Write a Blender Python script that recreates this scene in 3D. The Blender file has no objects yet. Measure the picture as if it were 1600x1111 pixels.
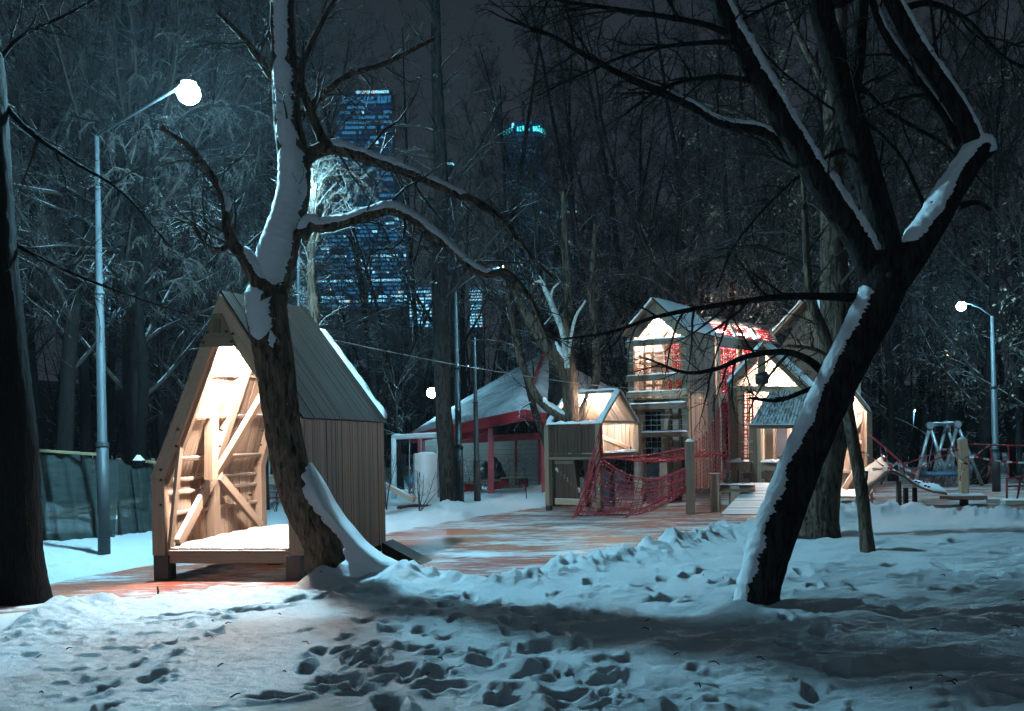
import bpy, math, random
import numpy as np
from mathutils import Vector, Matrix

# ------------------------------------------------------------------ camera, world, exposure
S = bpy.context.scene
COL = S.collection
F = 1555.56; HPX, HPY = 800.0, 690.0; EYE = 1.6; ROLL = math.radians(1.1)
cam_d = bpy.data.cameras.new('camera'); cam = bpy.data.objects.new('camera', cam_d); COL.objects.link(cam)
cam_d.sensor_width = 36; cam_d.lens = 35; cam_d.shift_y = (HPY - 555.5) / 1600
cam_d.clip_start = 0.1; cam_d.clip_end = 3000
cam.matrix_world = Matrix.Translation((0, 0, EYE)) @ Matrix.Rotation(math.pi/2, 4, 'X') @ Matrix.Rotation(-ROLL, 4, 'Z')
S.camera = cam

W = bpy.data.worlds.new('World'); S.world = W; W.use_nodes = True
wt = W.node_tree; wt.nodes.clear()
sky = wt.nodes.new('ShaderNodeTexSky'); sky.sky_type = 'NISHITA'; sky.sun_disc = False
sky.sun_elevation = math.radians(18); sky.sun_rotation = math.radians(202); sky.air_density = 1.0
hsv = wt.nodes.new('ShaderNodeHueSaturation'); hsv.inputs['Saturation'].default_value = 0.15
mul = wt.nodes.new('ShaderNodeMix'); mul.data_type = 'RGBA'; mul.blend_type = 'MULTIPLY'; mul.inputs[0].default_value = 1
mul.inputs[7].default_value = (0.70, 0.84, 1.0, 1)          # city-lit overcast night
bg = wt.nodes.new('ShaderNodeBackground'); bg.inputs['Strength'].default_value = 0.0075
out = wt.nodes.new('ShaderNodeOutputWorld')
wt.links.new(sky.outputs[0], hsv.inputs['Color']); wt.links.new(hsv.outputs[0], mul.inputs[6])
wt.links.new(mul.outputs[2], bg.inputs[0]); wt.links.new(bg.outputs[0], out.inputs[0])
sd = bpy.data.lights.new('fill_glow', 'SUN'); sd.energy = 0.12; sd.angle = math.radians(35); sd.color = (0.36, 0.74, 1.0)  # teal fill added from behind the camera, for unseen lamps on that side
so = bpy.data.objects.new('fill_glow', sd); COL.objects.link(so); so.rotation_euler = (math.radians(72), 0, math.radians(-22))
S.view_settings.view_transform = 'Standard'; S.view_settings.look = 'None'
S.view_settings.exposure = 0.0; S.view_settings.gamma = 1; S.view_settings.use_curve_mapping = False
S.render.engine = 'CYCLES'
S.cycles.use_denoising = True; S.cycles.max_bounces = 5; S.cycles.diffuse_bounces = 3
S.cycles.sample_clamp_indirect = 3; S.cycles.use_light_tree = True
S.cycles.caustics_reflective = False; S.cycles.caustics_refractive = False

LAMP_BLUE = (0.33, 0.77, 1.0); LAMP_WARM = (1.0, 0.89, 0.80)

# ------------------------------------------------------------------ pixel <-> place helpers (the camera model above)
CR, SR = math.cos(ROLL), math.sin(ROLL)
def P(px, py, Y):
    u = px - HPX; v = HPY - py
    return Vector(((u*CR + v*SR)/F*Y, Y, EYE + (-u*SR + v*CR)/F*Y))
def ray(px, py): return P(px, py, 1.0) - Vector((0, 0, EYE))
def G(px, py, z=0.0):
    d = ray(px, py); t = (z - EYE)/d.z
    return Vector((d.x*t, t, z))
def onplane(px, py, p0, n):
    d = ray(px, py); o = Vector((0, 0, EYE)); t = (p0 - o).dot(n)/d.dot(n)
    return o + d*t

# ------------------------------------------------------------------ noise (numpy)
def _h(ix, iy, iz):
    h = (ix.astype(np.int64)*374761393 + iy.astype(np.int64)*668265263 + iz.astype(np.int64)*2147483647) & 0xffffffff
    h = ((h ^ (h >> 13))*1274126177) & 0xffffffff
    h = h ^ (h >> 16)
    return (h & 0xffff)/65535.0
def vn(x, y, z=0.0):
    x = np.asarray(x, float); y = np.asarray(y, float); z = np.zeros_like(x) + z
    ix, iy, iz = np.floor(x), np.floor(y), np.floor(z); fx, fy, fz = x-ix, y-iy, z-iz
    fx = fx*fx*(3-2*fx); fy = fy*fy*(3-2*fy); fz = fz*fz*(3-2*fz)
    r = 0
    for a in (0, 1):
        for b in (0, 1):
            for c in (0, 1):
                r = r + _h(ix+a, iy+b, iz+c)*(fx if a else 1-fx)*(fy if b else 1-fy)*(fz if c else 1-fz)
    return r*2-1
def fbm(x, y, z=0.0, o=4):
    r = 0; a = 1.0; s = 0
    for i in range(o):
        r = r + a*vn(x*2**i+17*i, y*2**i+5*i, z if i == 0 else np.asarray(z)*2**i); s += a; a *= .5
    return r/s
def sstep(a, b, x):
    t = np.clip((x-a)/(b-a), 0, 1); return t*t*(3-2*t)

# ------------------------------------------------------------------ mesh builder
class MB:
    def __init__(s): s.v = []; s.f4 = []; s.f3 = []; s.m4 = []; s.m3 = []; s.n = 0
    def add(s, v, q=None, t=None, mi=0):
        v = np.asarray(v, float).reshape(-1, 3)
        if q is not None and len(q): q = np.asarray(q)+s.n; s.f4.append(q); s.m4.append(np.full(len(q), mi))
        if t is not None and len(t): t = np.asarray(t)+s.n; s.f3.append(t); s.m3.append(np.full(len(t), mi))
        s.v.append(v); s.n += len(v)
    def mesh(s, name, mats, smooth=False):
        me = bpy.data.meshes.new(name)
        v = np.concatenate(s.v); q = np.concatenate(s.f4) if s.f4 else np.zeros((0, 4), int); t = np.concatenate(s.f3) if s.f3 else np.zeros((0, 3), int)
        me.vertices.add(len(v)); me.vertices.foreach_set('co', v.ravel().astype(np.float32))
        nl = len(q)*4+len(t)*3; me.loops.add(nl)
        me.loops.foreach_set('vertex_index', np.concatenate([q.ravel(), t.ravel()]).astype(np.int32))
        me.polygons.add(len(q)+len(t))
        st = np.concatenate([np.arange(len(q))*4, len(q)*4+np.arange(len(t))*3]).astype(np.int32)
        me.polygons.foreach_set('loop_start', st)
        mi = np.concatenate((s.m4 or [np.zeros(0)]) + (s.m3 or [np.zeros(0)])).astype(np.int32)
        me.polygons.foreach_set('material_index', mi)
        me.polygons.foreach_set('use_smooth', np.full(len(q)+len(t), smooth))
        for m in (mats if isinstance(mats, (list, tuple)) else [mats]): me.materials.append(m)
        me.update(calc_edges=True)
        return me
    def build(s, name, mats, parent=None, smooth=False, **kw):
        return put(name, s.mesh(name, mats, smooth), parent, **kw)
    def tube(s, pts, rad, sides=6, cap=False, mi=0, disp=None):
        pts = np.asarray(pts, float); n = len(pts)
        rad = np.broadcast_to(np.asarray(rad, float), (n,))
        T = np.gradient(pts, axis=0); T /= np.linalg.norm(T, axis=1)[:, None]+1e-9
        U, V = frames(T)
        a = np.arange(sides)*2*math.pi/sides
        R = rad[:, None]*np.ones(sides)
        if disp is not None: R = R + disp(np.arange(n)[:, None]+0*a, a[None, :]+0*R, pts, R)
        v = pts[:, None, :] + R[:, :, None]*(np.cos(a)[None, :, None]*U[:, None, :] + np.sin(a)[None, :, None]*V[:, None, :])
        i = np.arange(n-1)[:, None]*sides; j = np.arange(sides)[None, :]; k = (j+1) % sides
        q = np.stack([i+j, i+k, i+sides+k, i+sides+j], -1).reshape(-1, 4)
        base = s.n
        s.add(v.reshape(-1, 3), q, None, mi)
        if cap:
            for e, idx in ((0, 0), (n-1, (n-1)*sides)):
                c = s.n; s.v.append(pts[e][None, :]); s.n += 1
                t = [[c, base+idx+(x+1) % sides, base+idx+x] if e == 0 else [c, base+idx+x, base+idx+(x+1) % sides] for x in range(sides)]
                s.f3.append(np.array(t)); s.m3.append(np.full(len(t), mi))
    def tubes(s, Pn, R, sides, mi=0):
        """many tubes at once: Pn (m, n, 3), R (m, n)"""
        m_, n = R.shape; T = np.gradient(Pn, axis=1); T /= np.linalg.norm(T, axis=2, keepdims=True)+1e-9
        u = np.cross(T[:, 0], np.array([.31, .52, .79])); u /= np.linalg.norm(u, axis=1, keepdims=True)+1e-9
        U = np.zeros_like(T)
        for i in range(n):
            u = u-T[:, i]*(u*T[:, i]).sum(1, keepdims=True); u /= np.linalg.norm(u, axis=1, keepdims=True)+1e-9; U[:, i] = u
        V = np.cross(T, U); a = np.arange(sides)*2*math.pi/sides
        v = Pn[:, :, None]+R[:, :, None, None]*(np.cos(a)[None, None, :, None]*U[:, :, None]+np.sin(a)[None, None, :, None]*V[:, :, None])
        b = (np.arange(m_)*n*sides)[:, None, None]; i = np.arange(n-1)[None, :, None]*sides; j = np.arange(sides)[None, None]; k = (j+1) % sides
        q = np.stack([b+i+j, b+i+k, b+i+sides+k, b+i+sides+j], -1).reshape(-1, 4)
        s.add(v.reshape(-1, 3), q, None, mi)
    def box(s, lo, hi, mi=0):
        x0, y0, z0 = lo; x1, y1, z1 = hi
        s.hexa([(x0,y0,z0),(x1,y0,z0),(x1,y1,z0),(x0,y1,z0)], [(x0,y0,z1),(x1,y0,z1),(x1,y1,z1),(x0,y1,z1)], mi)
    def hexa(s, b, t, mi=0):
        s.add(list(b)+list(t), [[0,3,2,1],[4,5,6,7],[0,1,5,4],[1,2,6,5],[2,3,7,6],[3,0,4,7]], None, mi)
def frames(T):
    n = len(T); U = np.zeros_like(T)
    r = np.array([0, 0, 1.0]) if abs(T[0][2]) < .9 else np.array([1.0, 0, 0])
    u = r - T[0]*np.dot(r, T[0]); u /= np.linalg.norm(u); U[0] = u
    for i in range(1, n):
        u = u - T[i]*np.dot(u, T[i]); u /= np.linalg.norm(u)+1e-9; U[i] = u
    return U, np.cross(T, U)
def spline(pts, rad, step):
    p = np.array([list(q) for q in pts], float); r = np.array(rad, float)
    pp = np.vstack([2*p[0]-p[1], p, 2*p[-1]-p[-2]]); O = []; R = []
    for i in range(1, len(pp)-2):
        L = np.linalg.norm(pp[i+1]-pp[i]); k = max(1, int(math.ceil(L/step)))
        t = (np.arange(k)/k)[:, None]
        O.append(.5*((2*pp[i])+(-pp[i-1]+pp[i+1])*t+(2*pp[i-1]-5*pp[i]+4*pp[i+1]-pp[i+2])*t*t+(-pp[i-1]+3*pp[i]-3*pp[i+1]+pp[i+2])*t**3))
        R.append(r[i-1]+(r[i]-r[i-1])*t[:, 0])
    O.append(p[-1:]); R.append(r[-1:])
    return np.concatenate(O), np.concatenate(R)

# ------------------------------------------------------------------ objects
def put(name, me, parent=None, label=None, kind=None, cat=None, group=None, M=None):
    o = bpy.data.objects.new(name, me); COL.objects.link(o)
    if M is not None: o.matrix_basis = M
    if parent is not None: attach(o, parent)
    if label: o['label'] = label
    if kind: o['kind'] = kind
    if cat: o['category'] = cat
    if group: o['group'] = group
    return o
ROOTW = {}
def wm(o):
    m = Matrix.Identity(4) if o.parent is None else wm(o.parent)
    return m @ o.matrix_parent_inverse @ o.matrix_basis if o.parent is not None else o.matrix_basis.copy()
def attach(o, parent):
    o.parent = parent; o.matrix_parent_inverse = wm(parent).inverted()
def thing(name, label, cat, loc=(0, 0, 0), rz=0, group=None):
    return put(name, None, None, label, None, cat, group, Matrix.Translation(loc) @ Matrix.Rotation(rz, 4, 'Z'))
def copy_tree(o, parent=None):
    c = o.copy(); COL.objects.link(c)
    if parent is not None: c.parent = parent
    for ch in list(o.children): copy_tree(ch, c)
    return c

BC = {}
def chamfer_mesh(L, w, t, mat):
    key = (round(L, 3), round(w, 3), round(t, 3), mat.name)
    if key in BC: return BC[key]
    c = min(.006, t*.2, w*.2); h = (L/2, w/2, t/2)
    V = []; idx = {}
    for sx in (-1, 1):
        for sy in (-1, 1):
            for sz in (-1, 1):
                for ax in range(3):
                    sg = (sx, sy, sz); p = [sg[k]*(h[k]-(0 if k == ax else c)) for k in range(3)]
                    idx[(sx, sy, sz, ax)] = len(V); V.append(p)
    Q = []; T = []
    for ax in range(3):
        b, d = (ax+1) % 3, (ax+2) % 3
        for s in (-1, 1):
            q = []
            for (sb, sd_) in ((-1, -1), (1, -1), (1, 1), (-1, 1)):
                sg = [0]*3; sg[ax] = s; sg[b] = sb; sg[d] = sd_; q.append(idx[(*sg, ax)])
            Q.append(q if s > 0 else q[::-1])
        for sb in (-1, 1):
            for sd_ in (-1, 1):
                a1 = [0]*3; a1[ax] = -1; a1[b] = sb; a1[d] = sd_; a2 = list(a1); a2[ax] = 1
                q = [idx[(*a1, b)], idx[(*a2, b)], idx[(*a2, d)], idx[(*a1, d)]]
                Q.append(q[::-1] if sb*sd_ > 0 else q)
    for sx in (-1, 1):
        for sy in (-1, 1):
            for sz in (-1, 1):
                t_ = [idx[(sx, sy, sz, k)] for k in range(3)]
                T.append(t_ if sx*sy*sz > 0 else t_[::-1])
    m = MB(); m.add(V, Q, T); BC[key] = m.mesh('timber', mat); return BC[key]
def beam(name, a, b, w, t, mat, parent=None, wdir=(0, 0, 1), **kw):
    """a timber from a to b; w = its width along wdir, t = its thickness across"""
    a = Vector(a); b = Vector(b); d = b-a; L = d.length; x = d.normalized(); wd = Vector(wdir)
    y = (wd - x*wd.dot(x)).normalized(); z = x.cross(y)
    M = Matrix((x, y, z)).transposed().to_4x4(); M.translation = (a+b)/2
    return put(name, chamfer_mesh(L, w, t, mat), parent, M=M, **kw)
def slab(name, pts, th, mat, parent=None, grain=0, **kw):
    """a flat board given by its four face corners, th thick behind the face; grain 0: along p0-p1, 1: along p1-p2"""
    p = [Vector(q) for q in pts]; e = (p[1]-p[0]) if grain == 0 else (p[2]-p[1]); x = e.normalized()
    n = (p[1]-p[0]).cross(p[-1]-p[0]).normalized(); y = n.cross(x)
    M = Matrix((x, y, n)).transposed().to_4x4(); M.translation = p[0]; I = M.inverted()
    f = [I @ q for q in p]; m = MB(); k = len(f)
    bk = [Vector((q.x, q.y, q.z-th)) for q in f]
    if k == 4: m.hexa(bk, f)
    else: m.add([tuple(q) for q in bk+f], [[0+i, (i+1) % 3, 3+(i+1) % 3, 3+i] for i in range(3)], [[2, 1, 0], [3, 4, 5]])
    return put(name, m.mesh(name, mat), parent, M=M, **kw)
def lerp(a, b, t): return Vector(a)*(1-t)+Vector(b)*t
def planks(name, A, B, C, D, n, th, mat, parent, gap=.006, seed=0, jit=.004, **kw):
    """boards running from edge A-B up to edge D-C, side by side"""
    rg = random.Random(seed); L = (Vector(B)-Vector(A)).length; g = gap/max(L, .01)/1
    nn = (Vector(B)-Vector(A)).cross(Vector(D)-Vector(A)).normalized()
    for i in range(n):
        s0, s1 = i/n+g/2, (i+1)/n-g/2; o = nn*rg.uniform(-jit, jit)
        slab(name, [lerp(A, B, s0)+o, lerp(A, B, s1)+o, lerp(D, C, s1)+o, lerp(D, C, s0)+o], th, mat, parent, grain=1, **kw)
def snowcap(a, b, w, h, parent, seed=0, wdir=(0, 1, 0), name='snow'):
    """a soft ridge of snow lying along a-b"""
    a = Vector(a); b = Vector(b); L = (b-a).length; n = max(4, int(L/.05)); k = 7
    x = (b-a).normalized(); y = Vector(wdir); y = (y-x*y.dot(x)).normalized(); z = Vector((0, 0, 1)); z = (z-x*z.dot(x)).normalized()
    s = np.linspace(0, 1, n); u = np.linspace(-1, 1, k)
    Sg, Ug = np.meshgrid(s, u, indexing='ij')
    e = np.clip(np.minimum(Sg, 1-Sg)*L/.05, 0, 1)**.5
    hh = h*np.sqrt(np.clip(1-Ug**4, 0, 1))*e*(.75+.5*fbm(Sg*L*6+seed*7.3, Ug*.6+seed, 0., 3))
    ww = w/2*(1+.22*vn(Sg*L*9+seed, np.sign(Ug)*2.5+seed))
    V = (np.array(a)[None, None]+Sg[..., None]*L*np.array(x)+(Ug*ww)[..., None]*np.array(y)+(hh-.004)[..., None]*np.array(z))
    i = np.arange(n-1)[:, None]*k; j = np.arange(k-1)[None]
    q = np.stack([i+j, i+k+j, i+k+j+1, i+j+1], -1).reshape(-1, 4)
    m = MB(); m.add(V, q); return m.build(name, M_['snow'], parent, smooth=True)

# ------------------------------------------------------------------ materials
M_ = {}
class NT:
    def __init__(s, name):
        s.m = bpy.data.materials.new(name); s.m.use_nodes = True; s.t = s.m.node_tree; s.b = s.t.nodes['Principled BSDF']; M_[name] = s.m
    def n(s, ty, **kw):
        nd = s.t.nodes.new(ty)
        for k, v in kw.items(): setattr(nd, k, v)
        return nd
    def l(s, a, b): s.t.links.new(a, b)
    def noise(s, scale, detail=4, rough=.55, vec=None, vs=None, dist=0.0):
        nd = s.n('ShaderNodeTexNoise'); nd.inputs['Scale'].default_value = scale; nd.inputs['Detail'].default_value = detail
        nd.inputs['Roughness'].default_value = rough; nd.inputs['Distortion'].default_value = dist
        if vec is not None:
            if vs is not None:
                mp = s.n('ShaderNodeMapping'); mp.inputs['Scale'].default_value = vs; s.l(vec, mp.inputs[0]); vec = mp.outputs[0]
            s.l(vec, nd.inputs['Vector'])
        return nd.outputs['Fac']
    def ramp(s, f, stops):
        r = s.n('ShaderNodeValToRGB'); e = r.color_ramp.elements
        while len(e) < len(stops): e.new(.5)
        for k, (p, c) in enumerate(stops): e[k].position = p; e[k].color = (*c, 1) if len(c) == 3 else c
        s.l(f, r.inputs[0]); return r.outputs[0]
    def math(s, op, a, b=None, c=None):
        nd = s.n('ShaderNodeMath', operation=op)
        for i, x in enumerate((a, b, c)):
            if x is None: continue
            if isinstance(x, (int, float)): nd.inputs[i].default_value = x
            else: s.l(x, nd.inputs[i])
        return nd.outputs[0]
    def mix(s, f, a, b, blend='MIX'):
        nd = s.n('ShaderNodeMix', data_type='RGBA', blend_type=blend)
        if isinstance(f, (int, float)): nd.inputs[0].default_value = f
        else: s.l(f, nd.inputs[0])
        for i, x in ((6, a), (7, b)):
            if isinstance(x, tuple): nd.inputs[i].default_value = (*x, 1) if len(x) == 3 else x
            else: s.l(x, nd.inputs[i])
        return nd.outputs[2]
    def bump(s, h, strength, dist):
        nd = s.n('ShaderNodeBump'); nd.inputs['Strength'].default_value = strength; nd.inputs['Distance'].default_value = dist
        s.l(h, nd.inputs['Height']); s.l(nd.outputs[0], s.b.inputs['Normal'])
    def col(s, x):
        if isinstance(x, tuple): s.b.inputs['Base Color'].default_value = (*x, 1)
        else: s.l(x, s.b.inputs['Base Color'])
    def obj(s): return s.n('ShaderNodeTexCoord').outputs['Object']
    def pos(s): return s.n('ShaderNodeNewGeometry').outputs['Position']
    def rough(s, v): s.b.inputs['Roughness'].default_value = v
def simple(name, c, rough=.6, metal=0, var=.25, vs=3.0, bump=0.0):
    t = NT(name); o = t.obj(); f = t.noise(vs, 5, .6, o)
    t.col(t.ramp(f, [(.3, tuple(x*(1-var) for x in c)), (.7, tuple(min(1, x*(1+var)) for x in c))])); t.rough(rough); t.b.inputs['Metallic'].default_value = metal
    if bump: t.bump(t.noise(vs*12, 4, .6, o), bump, .01)
    return t.m
def emit(name, c, s):
    t = NT(name); t.col((.02, .02, .02)); t.b.inputs['Emission Color'].default_value = (*c, 1); t.b.inputs['Emission Strength'].default_value = s; return t.m

def wood(name, c, dark, grey=0.0, knots=True, top_snow=0.0):
    t = NT(name); o = t.obj(); oi = t.n('ShaderNodeObjectInfo'); r = oi.outputs['Random']
    add = t.n('ShaderNodeVectorMath', operation='ADD'); cx = t.n('ShaderNodeCombineXYZ')
    t.l(t.math('MULTIPLY', r, 37.0), cx.inputs[0]); t.l(t.math('MULTIPLY', r, 91.0), cx.inputs[1])
    t.l(o, add.inputs[0]); t.l(cx.outputs[0], add.inputs[1]); v = add.outputs[0]
    g = t.noise(1.0, 5, .65, v, (1.6, 34, 34), .6)
    big = t.noise(1.0, 3, .5, v, (.8, 3, 3))
    c1 = t.ramp(g, [(.25, dark), (.5, c), (.8, tuple(min(1, x*1.16) for x in c))])
    c1 = t.mix(t.math('MULTIPLY', big, .45), c1, tuple(x*.72 for x in c))
    tint = t.ramp(r, [(0, (.62, .60, .60)), (.5, (.95, .93, .92)), (1, (1.18, 1.08, 1.0))])
    c1 = t.mix(1.0, c1, tint, 'MULTIPLY')
    if knots:
        vo = t.n('ShaderNodeTexVoronoi'); mp = t.n('ShaderNodeMapping'); mp.inputs['Scale'].default_value = (2.2, 9, 9); t.l(v, mp.inputs[0]); t.l(mp.outputs[0], vo.inputs['Vector']); vo.inputs['Scale'].default_value = 1
        k = t.ramp(vo.outputs['Distance'], [(.05, (1, 1, 1)), (.13, (0, 0, 0))])
        c1 = t.mix(t.math('MULTIPLY', k, .75), c1, tuple(x*.35 for x in dark))
    if top_snow > 0:
        ge = t.n('ShaderNodeNewGeometry'); sx = t.n('ShaderNodeSeparateXYZ'); t.l(ge.outputs['Normal'], sx.inputs[0])
        m = t.math('MULTIPLY', t.math('GREATER_THAN', sx.outputs[2], .5), t.ramp(t.noise(9, 5, .7, t.pos(), (1, 1, 1)), [(.5-top_snow*.3, (0, 0, 0)), (.56-top_snow*.3, (1, 1, 1))]))
        c1 = t.mix(m, c1, (.8, .83, .87))
    t.col(c1); t.rough(.62); t.bump(g, .35, .004)
    return t.m
wood('pine', (.62, .455, .34), (.44, .285, .195), top_snow=.35)
wood('pine_pale', (.60, .43, .29), (.42, .27, .17), top_snow=.5)
wood('wood_green', (.235, .175, .12), (.14, .10, .07))
wood('wood_darkened', (.235, .145, .105), (.115, .068, .050))  # the pine again, darkened in colour for the dimly lit outer walls
wood('wood_roof', (.044, .026, .018), (.014, .009, .007), knots=True); M_['wood_roof'].node_tree.nodes['Principled BSDF'].inputs['Specular IOR Level'].default_value = .15
wood('wood_brown', (.080, .040, .023), (.035, .018, .011))
wood('deck', (.46, .38, .28), (.30, .24, .17), top_snow=1.35)

t = NT('snow'); p = t.pos(); f = t.noise(1.3, 4, .6, p)
t.col(t.ramp(f, [(.3, (.78, .83, .88)), (.7, (.86, .89, .92))])); t.rough(.7)
g1 = t.noise(45, 6, .7, p); g2 = t.noise(260, 2, .5, p)
t.bump(t.math('ADD', g1, t.math('MULTIPLY', g2, .35)), .45, .012)
t = NT('dimmed_snow'); p = t.pos(); t.col(t.ramp(t.noise(1.6, 6, .65, p, (1, 1, 1), .5), [(.3, (.16, .18, .20)), (.6, (.42, .45, .48))])); t.rough(.7)  # snow darkened in colour, as the shelter roof in grazing lamp light
t = NT('ground_snow'); p = t.pos(); f = t.noise(.9, 5, .6, p)
deb = t.ramp(t.noise(7, 8, .8, p, None, 0.3), [(.70, (0, 0, 0)), (.74, (1, 1, 1))])
c = t.ramp(f, [(.3, (.76, .82, .87)), (.7, (.85, .885, .92))]); c = t.mix(t.math('MULTIPLY', deb, .5), c, (.30, .27, .24)); t.col(c); t.rough(.65)
g1 = t.noise(22, 8, .72, p); g2 = t.noise(300, 2, .5, p)
g3 = t.noise(75, 4, .7, p); t.bump(t.math('ADD', t.math('ADD', g1, t.math('MULTIPLY', g3, .5)), t.math('MULTIPLY', g2, .25)), .8, .045)

t = NT('plaza'); p = t.pos()
base = t.ramp(t.noise(.42, 4, .6, p, None, .4), [(.36, (.38, .040, .030)), (.48, (.44, .10, .045)), (.60, (.50, .17, .065))])
base = t.mix(.35, base, t.ramp(t.noise(30, 3, .6, p), [(.3, (.2, .04, .03)), (.7, (.6, .2, .1))]))
s1 = t.noise(.55, 6, .62, p, (1, 2.0, 1)); s2 = t.noise(3.0, 8, .72, p, (.9, 3.2, 1), .5)
cov = t.ramp(t.math('ADD', t.math('MULTIPLY', s1, .52), t.math('MULTIPLY', s2, .48)), [(.468, (0, 0, 0)), (.555, (1, 1, 1))])
t.col(t.mix(t.math('MULTIPLY', cov, .93), base, (.80, .83, .86))); t.rough(.42); t.bump(t.math('ADD', cov, t.math('MULTIPLY', s2, .5)), .8, .035)

def bark(name, c, d, snow=False, scale=1.0, dist=.02):
    t = NT(name); p = t.pos()
    g = t.noise(1.0, 6, .65, p, (42*scale, 42*scale, 9*scale), .8)
    t.col(t.ramp(g, [(.35, d), (.6, c)])); t.rough(.95); t.b.inputs['Specular IOR Level'].default_value = .08; t.bump(g, 1.0, dist)
    if snow:
        ge = t.n('ShaderNodeNewGeometry'); sx = t.n('ShaderNodeSeparateXYZ'); t.l(ge.outputs['Normal'], sx.inputs[0])
        m = t.math('MULTIPLY', t.math('GREATER_THAN', sx.outputs[2], .45), t.ramp(t.noise(3, 4, .6, p), [(.46, (0, 0, 0)), (.54, (1, 1, 1))]))
        src = t.b.inputs['Base Color'].links[0].from_socket
        t.col(t.mix(m, src, (.62, .66, .70)))
    return t.m
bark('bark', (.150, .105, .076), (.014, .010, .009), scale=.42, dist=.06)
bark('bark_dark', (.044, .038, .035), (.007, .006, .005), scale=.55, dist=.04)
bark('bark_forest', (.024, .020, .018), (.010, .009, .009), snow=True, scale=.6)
bark('bark_pale', (.17, .15, .12), (.07, .06, .05), snow=True)
bark('twig', (.060, .051, .046), (.032, .027, .025), snow=True)
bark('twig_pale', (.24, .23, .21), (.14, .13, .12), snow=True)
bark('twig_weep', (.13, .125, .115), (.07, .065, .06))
bark('bark_unlit', (.010, .009, .0085), (.005, .004, .004), scale=.55, dist=.04)  # bark blackened in colour so trunks near the lamp look unlit
bark('bark_lit', (.62, .62, .56), (.35, .34, .30), snow=True)  # bark whitened in colour to stand for the roof light on it
bark('twig_dark', (.05, .043, .04), (.025, .021, .02))
simple('pole_metal', (.045, .055, .062), .55, .2, .12)
simple('dark_metal', (.035, .035, .035), .5, .3)
simple('steel', (.40, .42, .43), .35, .6)
simple('red_paint', (.33, .025, .035), .45)
simple('red_rope', (.47, .040, .055), .75)
simple('white_paint', (.70, .74, .76), .4, 0, .06)
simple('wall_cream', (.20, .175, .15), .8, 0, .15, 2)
simple('dark_panel', (.04, .045, .06), .6)
simple('blue_plastic', (.06, .16, .26), .5)
simple('yellow_wood', (.22, .17, .09), .7)
simple('leaf_dry', (.34, .27, .19), .8, 0, .4, 2)
simple('tape_white', (.78, .78, .78), .5, 0, .05); simple('tape_red', (.60, .04, .05), .5, 0, .05)
simple('tower_dark', (.05, .07, .10), .3, .2)
simple('earth', (.03, .028, .025), .9, 0, .4, .4)
t = NT('mesh_cloth'); o = t.pos(); w_ = t.noise(1.0, 6, .7, o, (2, 2, 9), 1.0)
t.col(t.ramp(w_, [(.35, (.012, .022, .022)), (.7, (.040, .056, .052))])); t.rough(.8); t.b.inputs['Alpha'].default_value = .88; t.bump(w_, .6, .03)
emit('lamp_main', LAMP_BLUE, 4700); emit('lamp_far', LAMP_BLUE, 1700); emit('lamp_mid', LAMP_BLUE, 1300); emit('lamp_star', LAMP_BLUE, 380); emit('lamp_twig', LAMP_BLUE, 900); emit('strip_corridor', LAMP_WARM, 420); emit('lamp_orange', (1, .45, .2), 60)
emit('strip', LAMP_WARM, 95); emit('strip_cool', (1.0, .93, .80), 45)
emit('win_bright', (.25, .72, 1.0), 1.7); emit('win_mid', (.04, .34, .75), .55); emit('win_dim', (.008, .10, .36), .30); emit('win_warm', (1, .85, .7), 1.4)
emit('win_teal', (.05, .75, .80), 2.2)

# ------------------------------------------------------------------ terrain
PATH_PX = [(-60, 975), (75, 915), (130, 902), (240, 884), (330, 868), (455, 862), (600, 836), (700, 817), (790, 801), (860, 792), (905, 776), (960, 752), (1150, 742), (1400, 741), (1750, 738),
           (1750, 792), (1600, 794), (1440, 790), (1290, 792), (1200, 806), (1110, 829), (1010, 846), (960, 862), (870, 878), (780, 897), (690, 903), (640, 900), (585, 915), (500, 926), (420, 917), (330, 917), (240, 934), (60, 946), (-60, 1000)]
PATH = []
for n_, (x, y) in enumerate(PATH_PX):
    g = G(x, y, 0 if n_ < 15 else (.24 if x > 1150 else .17 if x > 700 else .10)); PATH.append([g.x, g.y])
PATH = np.array(PATH)
def path_sd(x, y):
    """signed distance to the swept plaza, negative inside"""
    d = np.full(x.shape, 1e9); ins = np.zeros(x.shape, bool); n = len(PATH)
    for i in range(n):
        ax, ay = PATH[i]; bx, by = PATH[(i+1) % n]; ex, ey = bx-ax, by-ay
        t = np.clip(((x-ax)*ex+(y-ay)*ey)/(ex*ex+ey*ey), 0, 1)
        d = np.minimum(d, np.hypot(x-ax-t*ex, y-ay-t*ey))
        if ay != by: ins ^= ((ay > y) != (by > y)) & (x < (bx-ax)*(y-ay)/(by-ay)+ax)
    return np.where(ins, -d, d)
rgf = random.Random(5)
FOOT = []
for cx, cy in [(190,595),(440,575),(630,565),(640,610),(290,655),(440,660),(470,715),(260,790),(720,750),(1080,580),(1330,375),(1080,325),(930,425),(1410,285),(1340,300),(820,530),(960,730),(1100,670),(830,650),(60,690),(1460,280),(1530,315),(1250,320),(1200,335),(980,760)]:
    g = G(500+cx/2.46, 780+cy/2.46, .17); FOOT.append((g.x, g.y, rgf.uniform(.16, .21), rgf.uniform(.09, .12), rgf.uniform(-.6, .6)+1.2, rgf.uniform(.09, .12)))
for (x, y) in [(435, 1088), (1380, 886), (1400, 884), (880, 958), (700, 925), (1480, 925)]:
    g = G(x, y, .17); FOOT.append((g.x, g.y, .16, .09, .4, .08))
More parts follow.
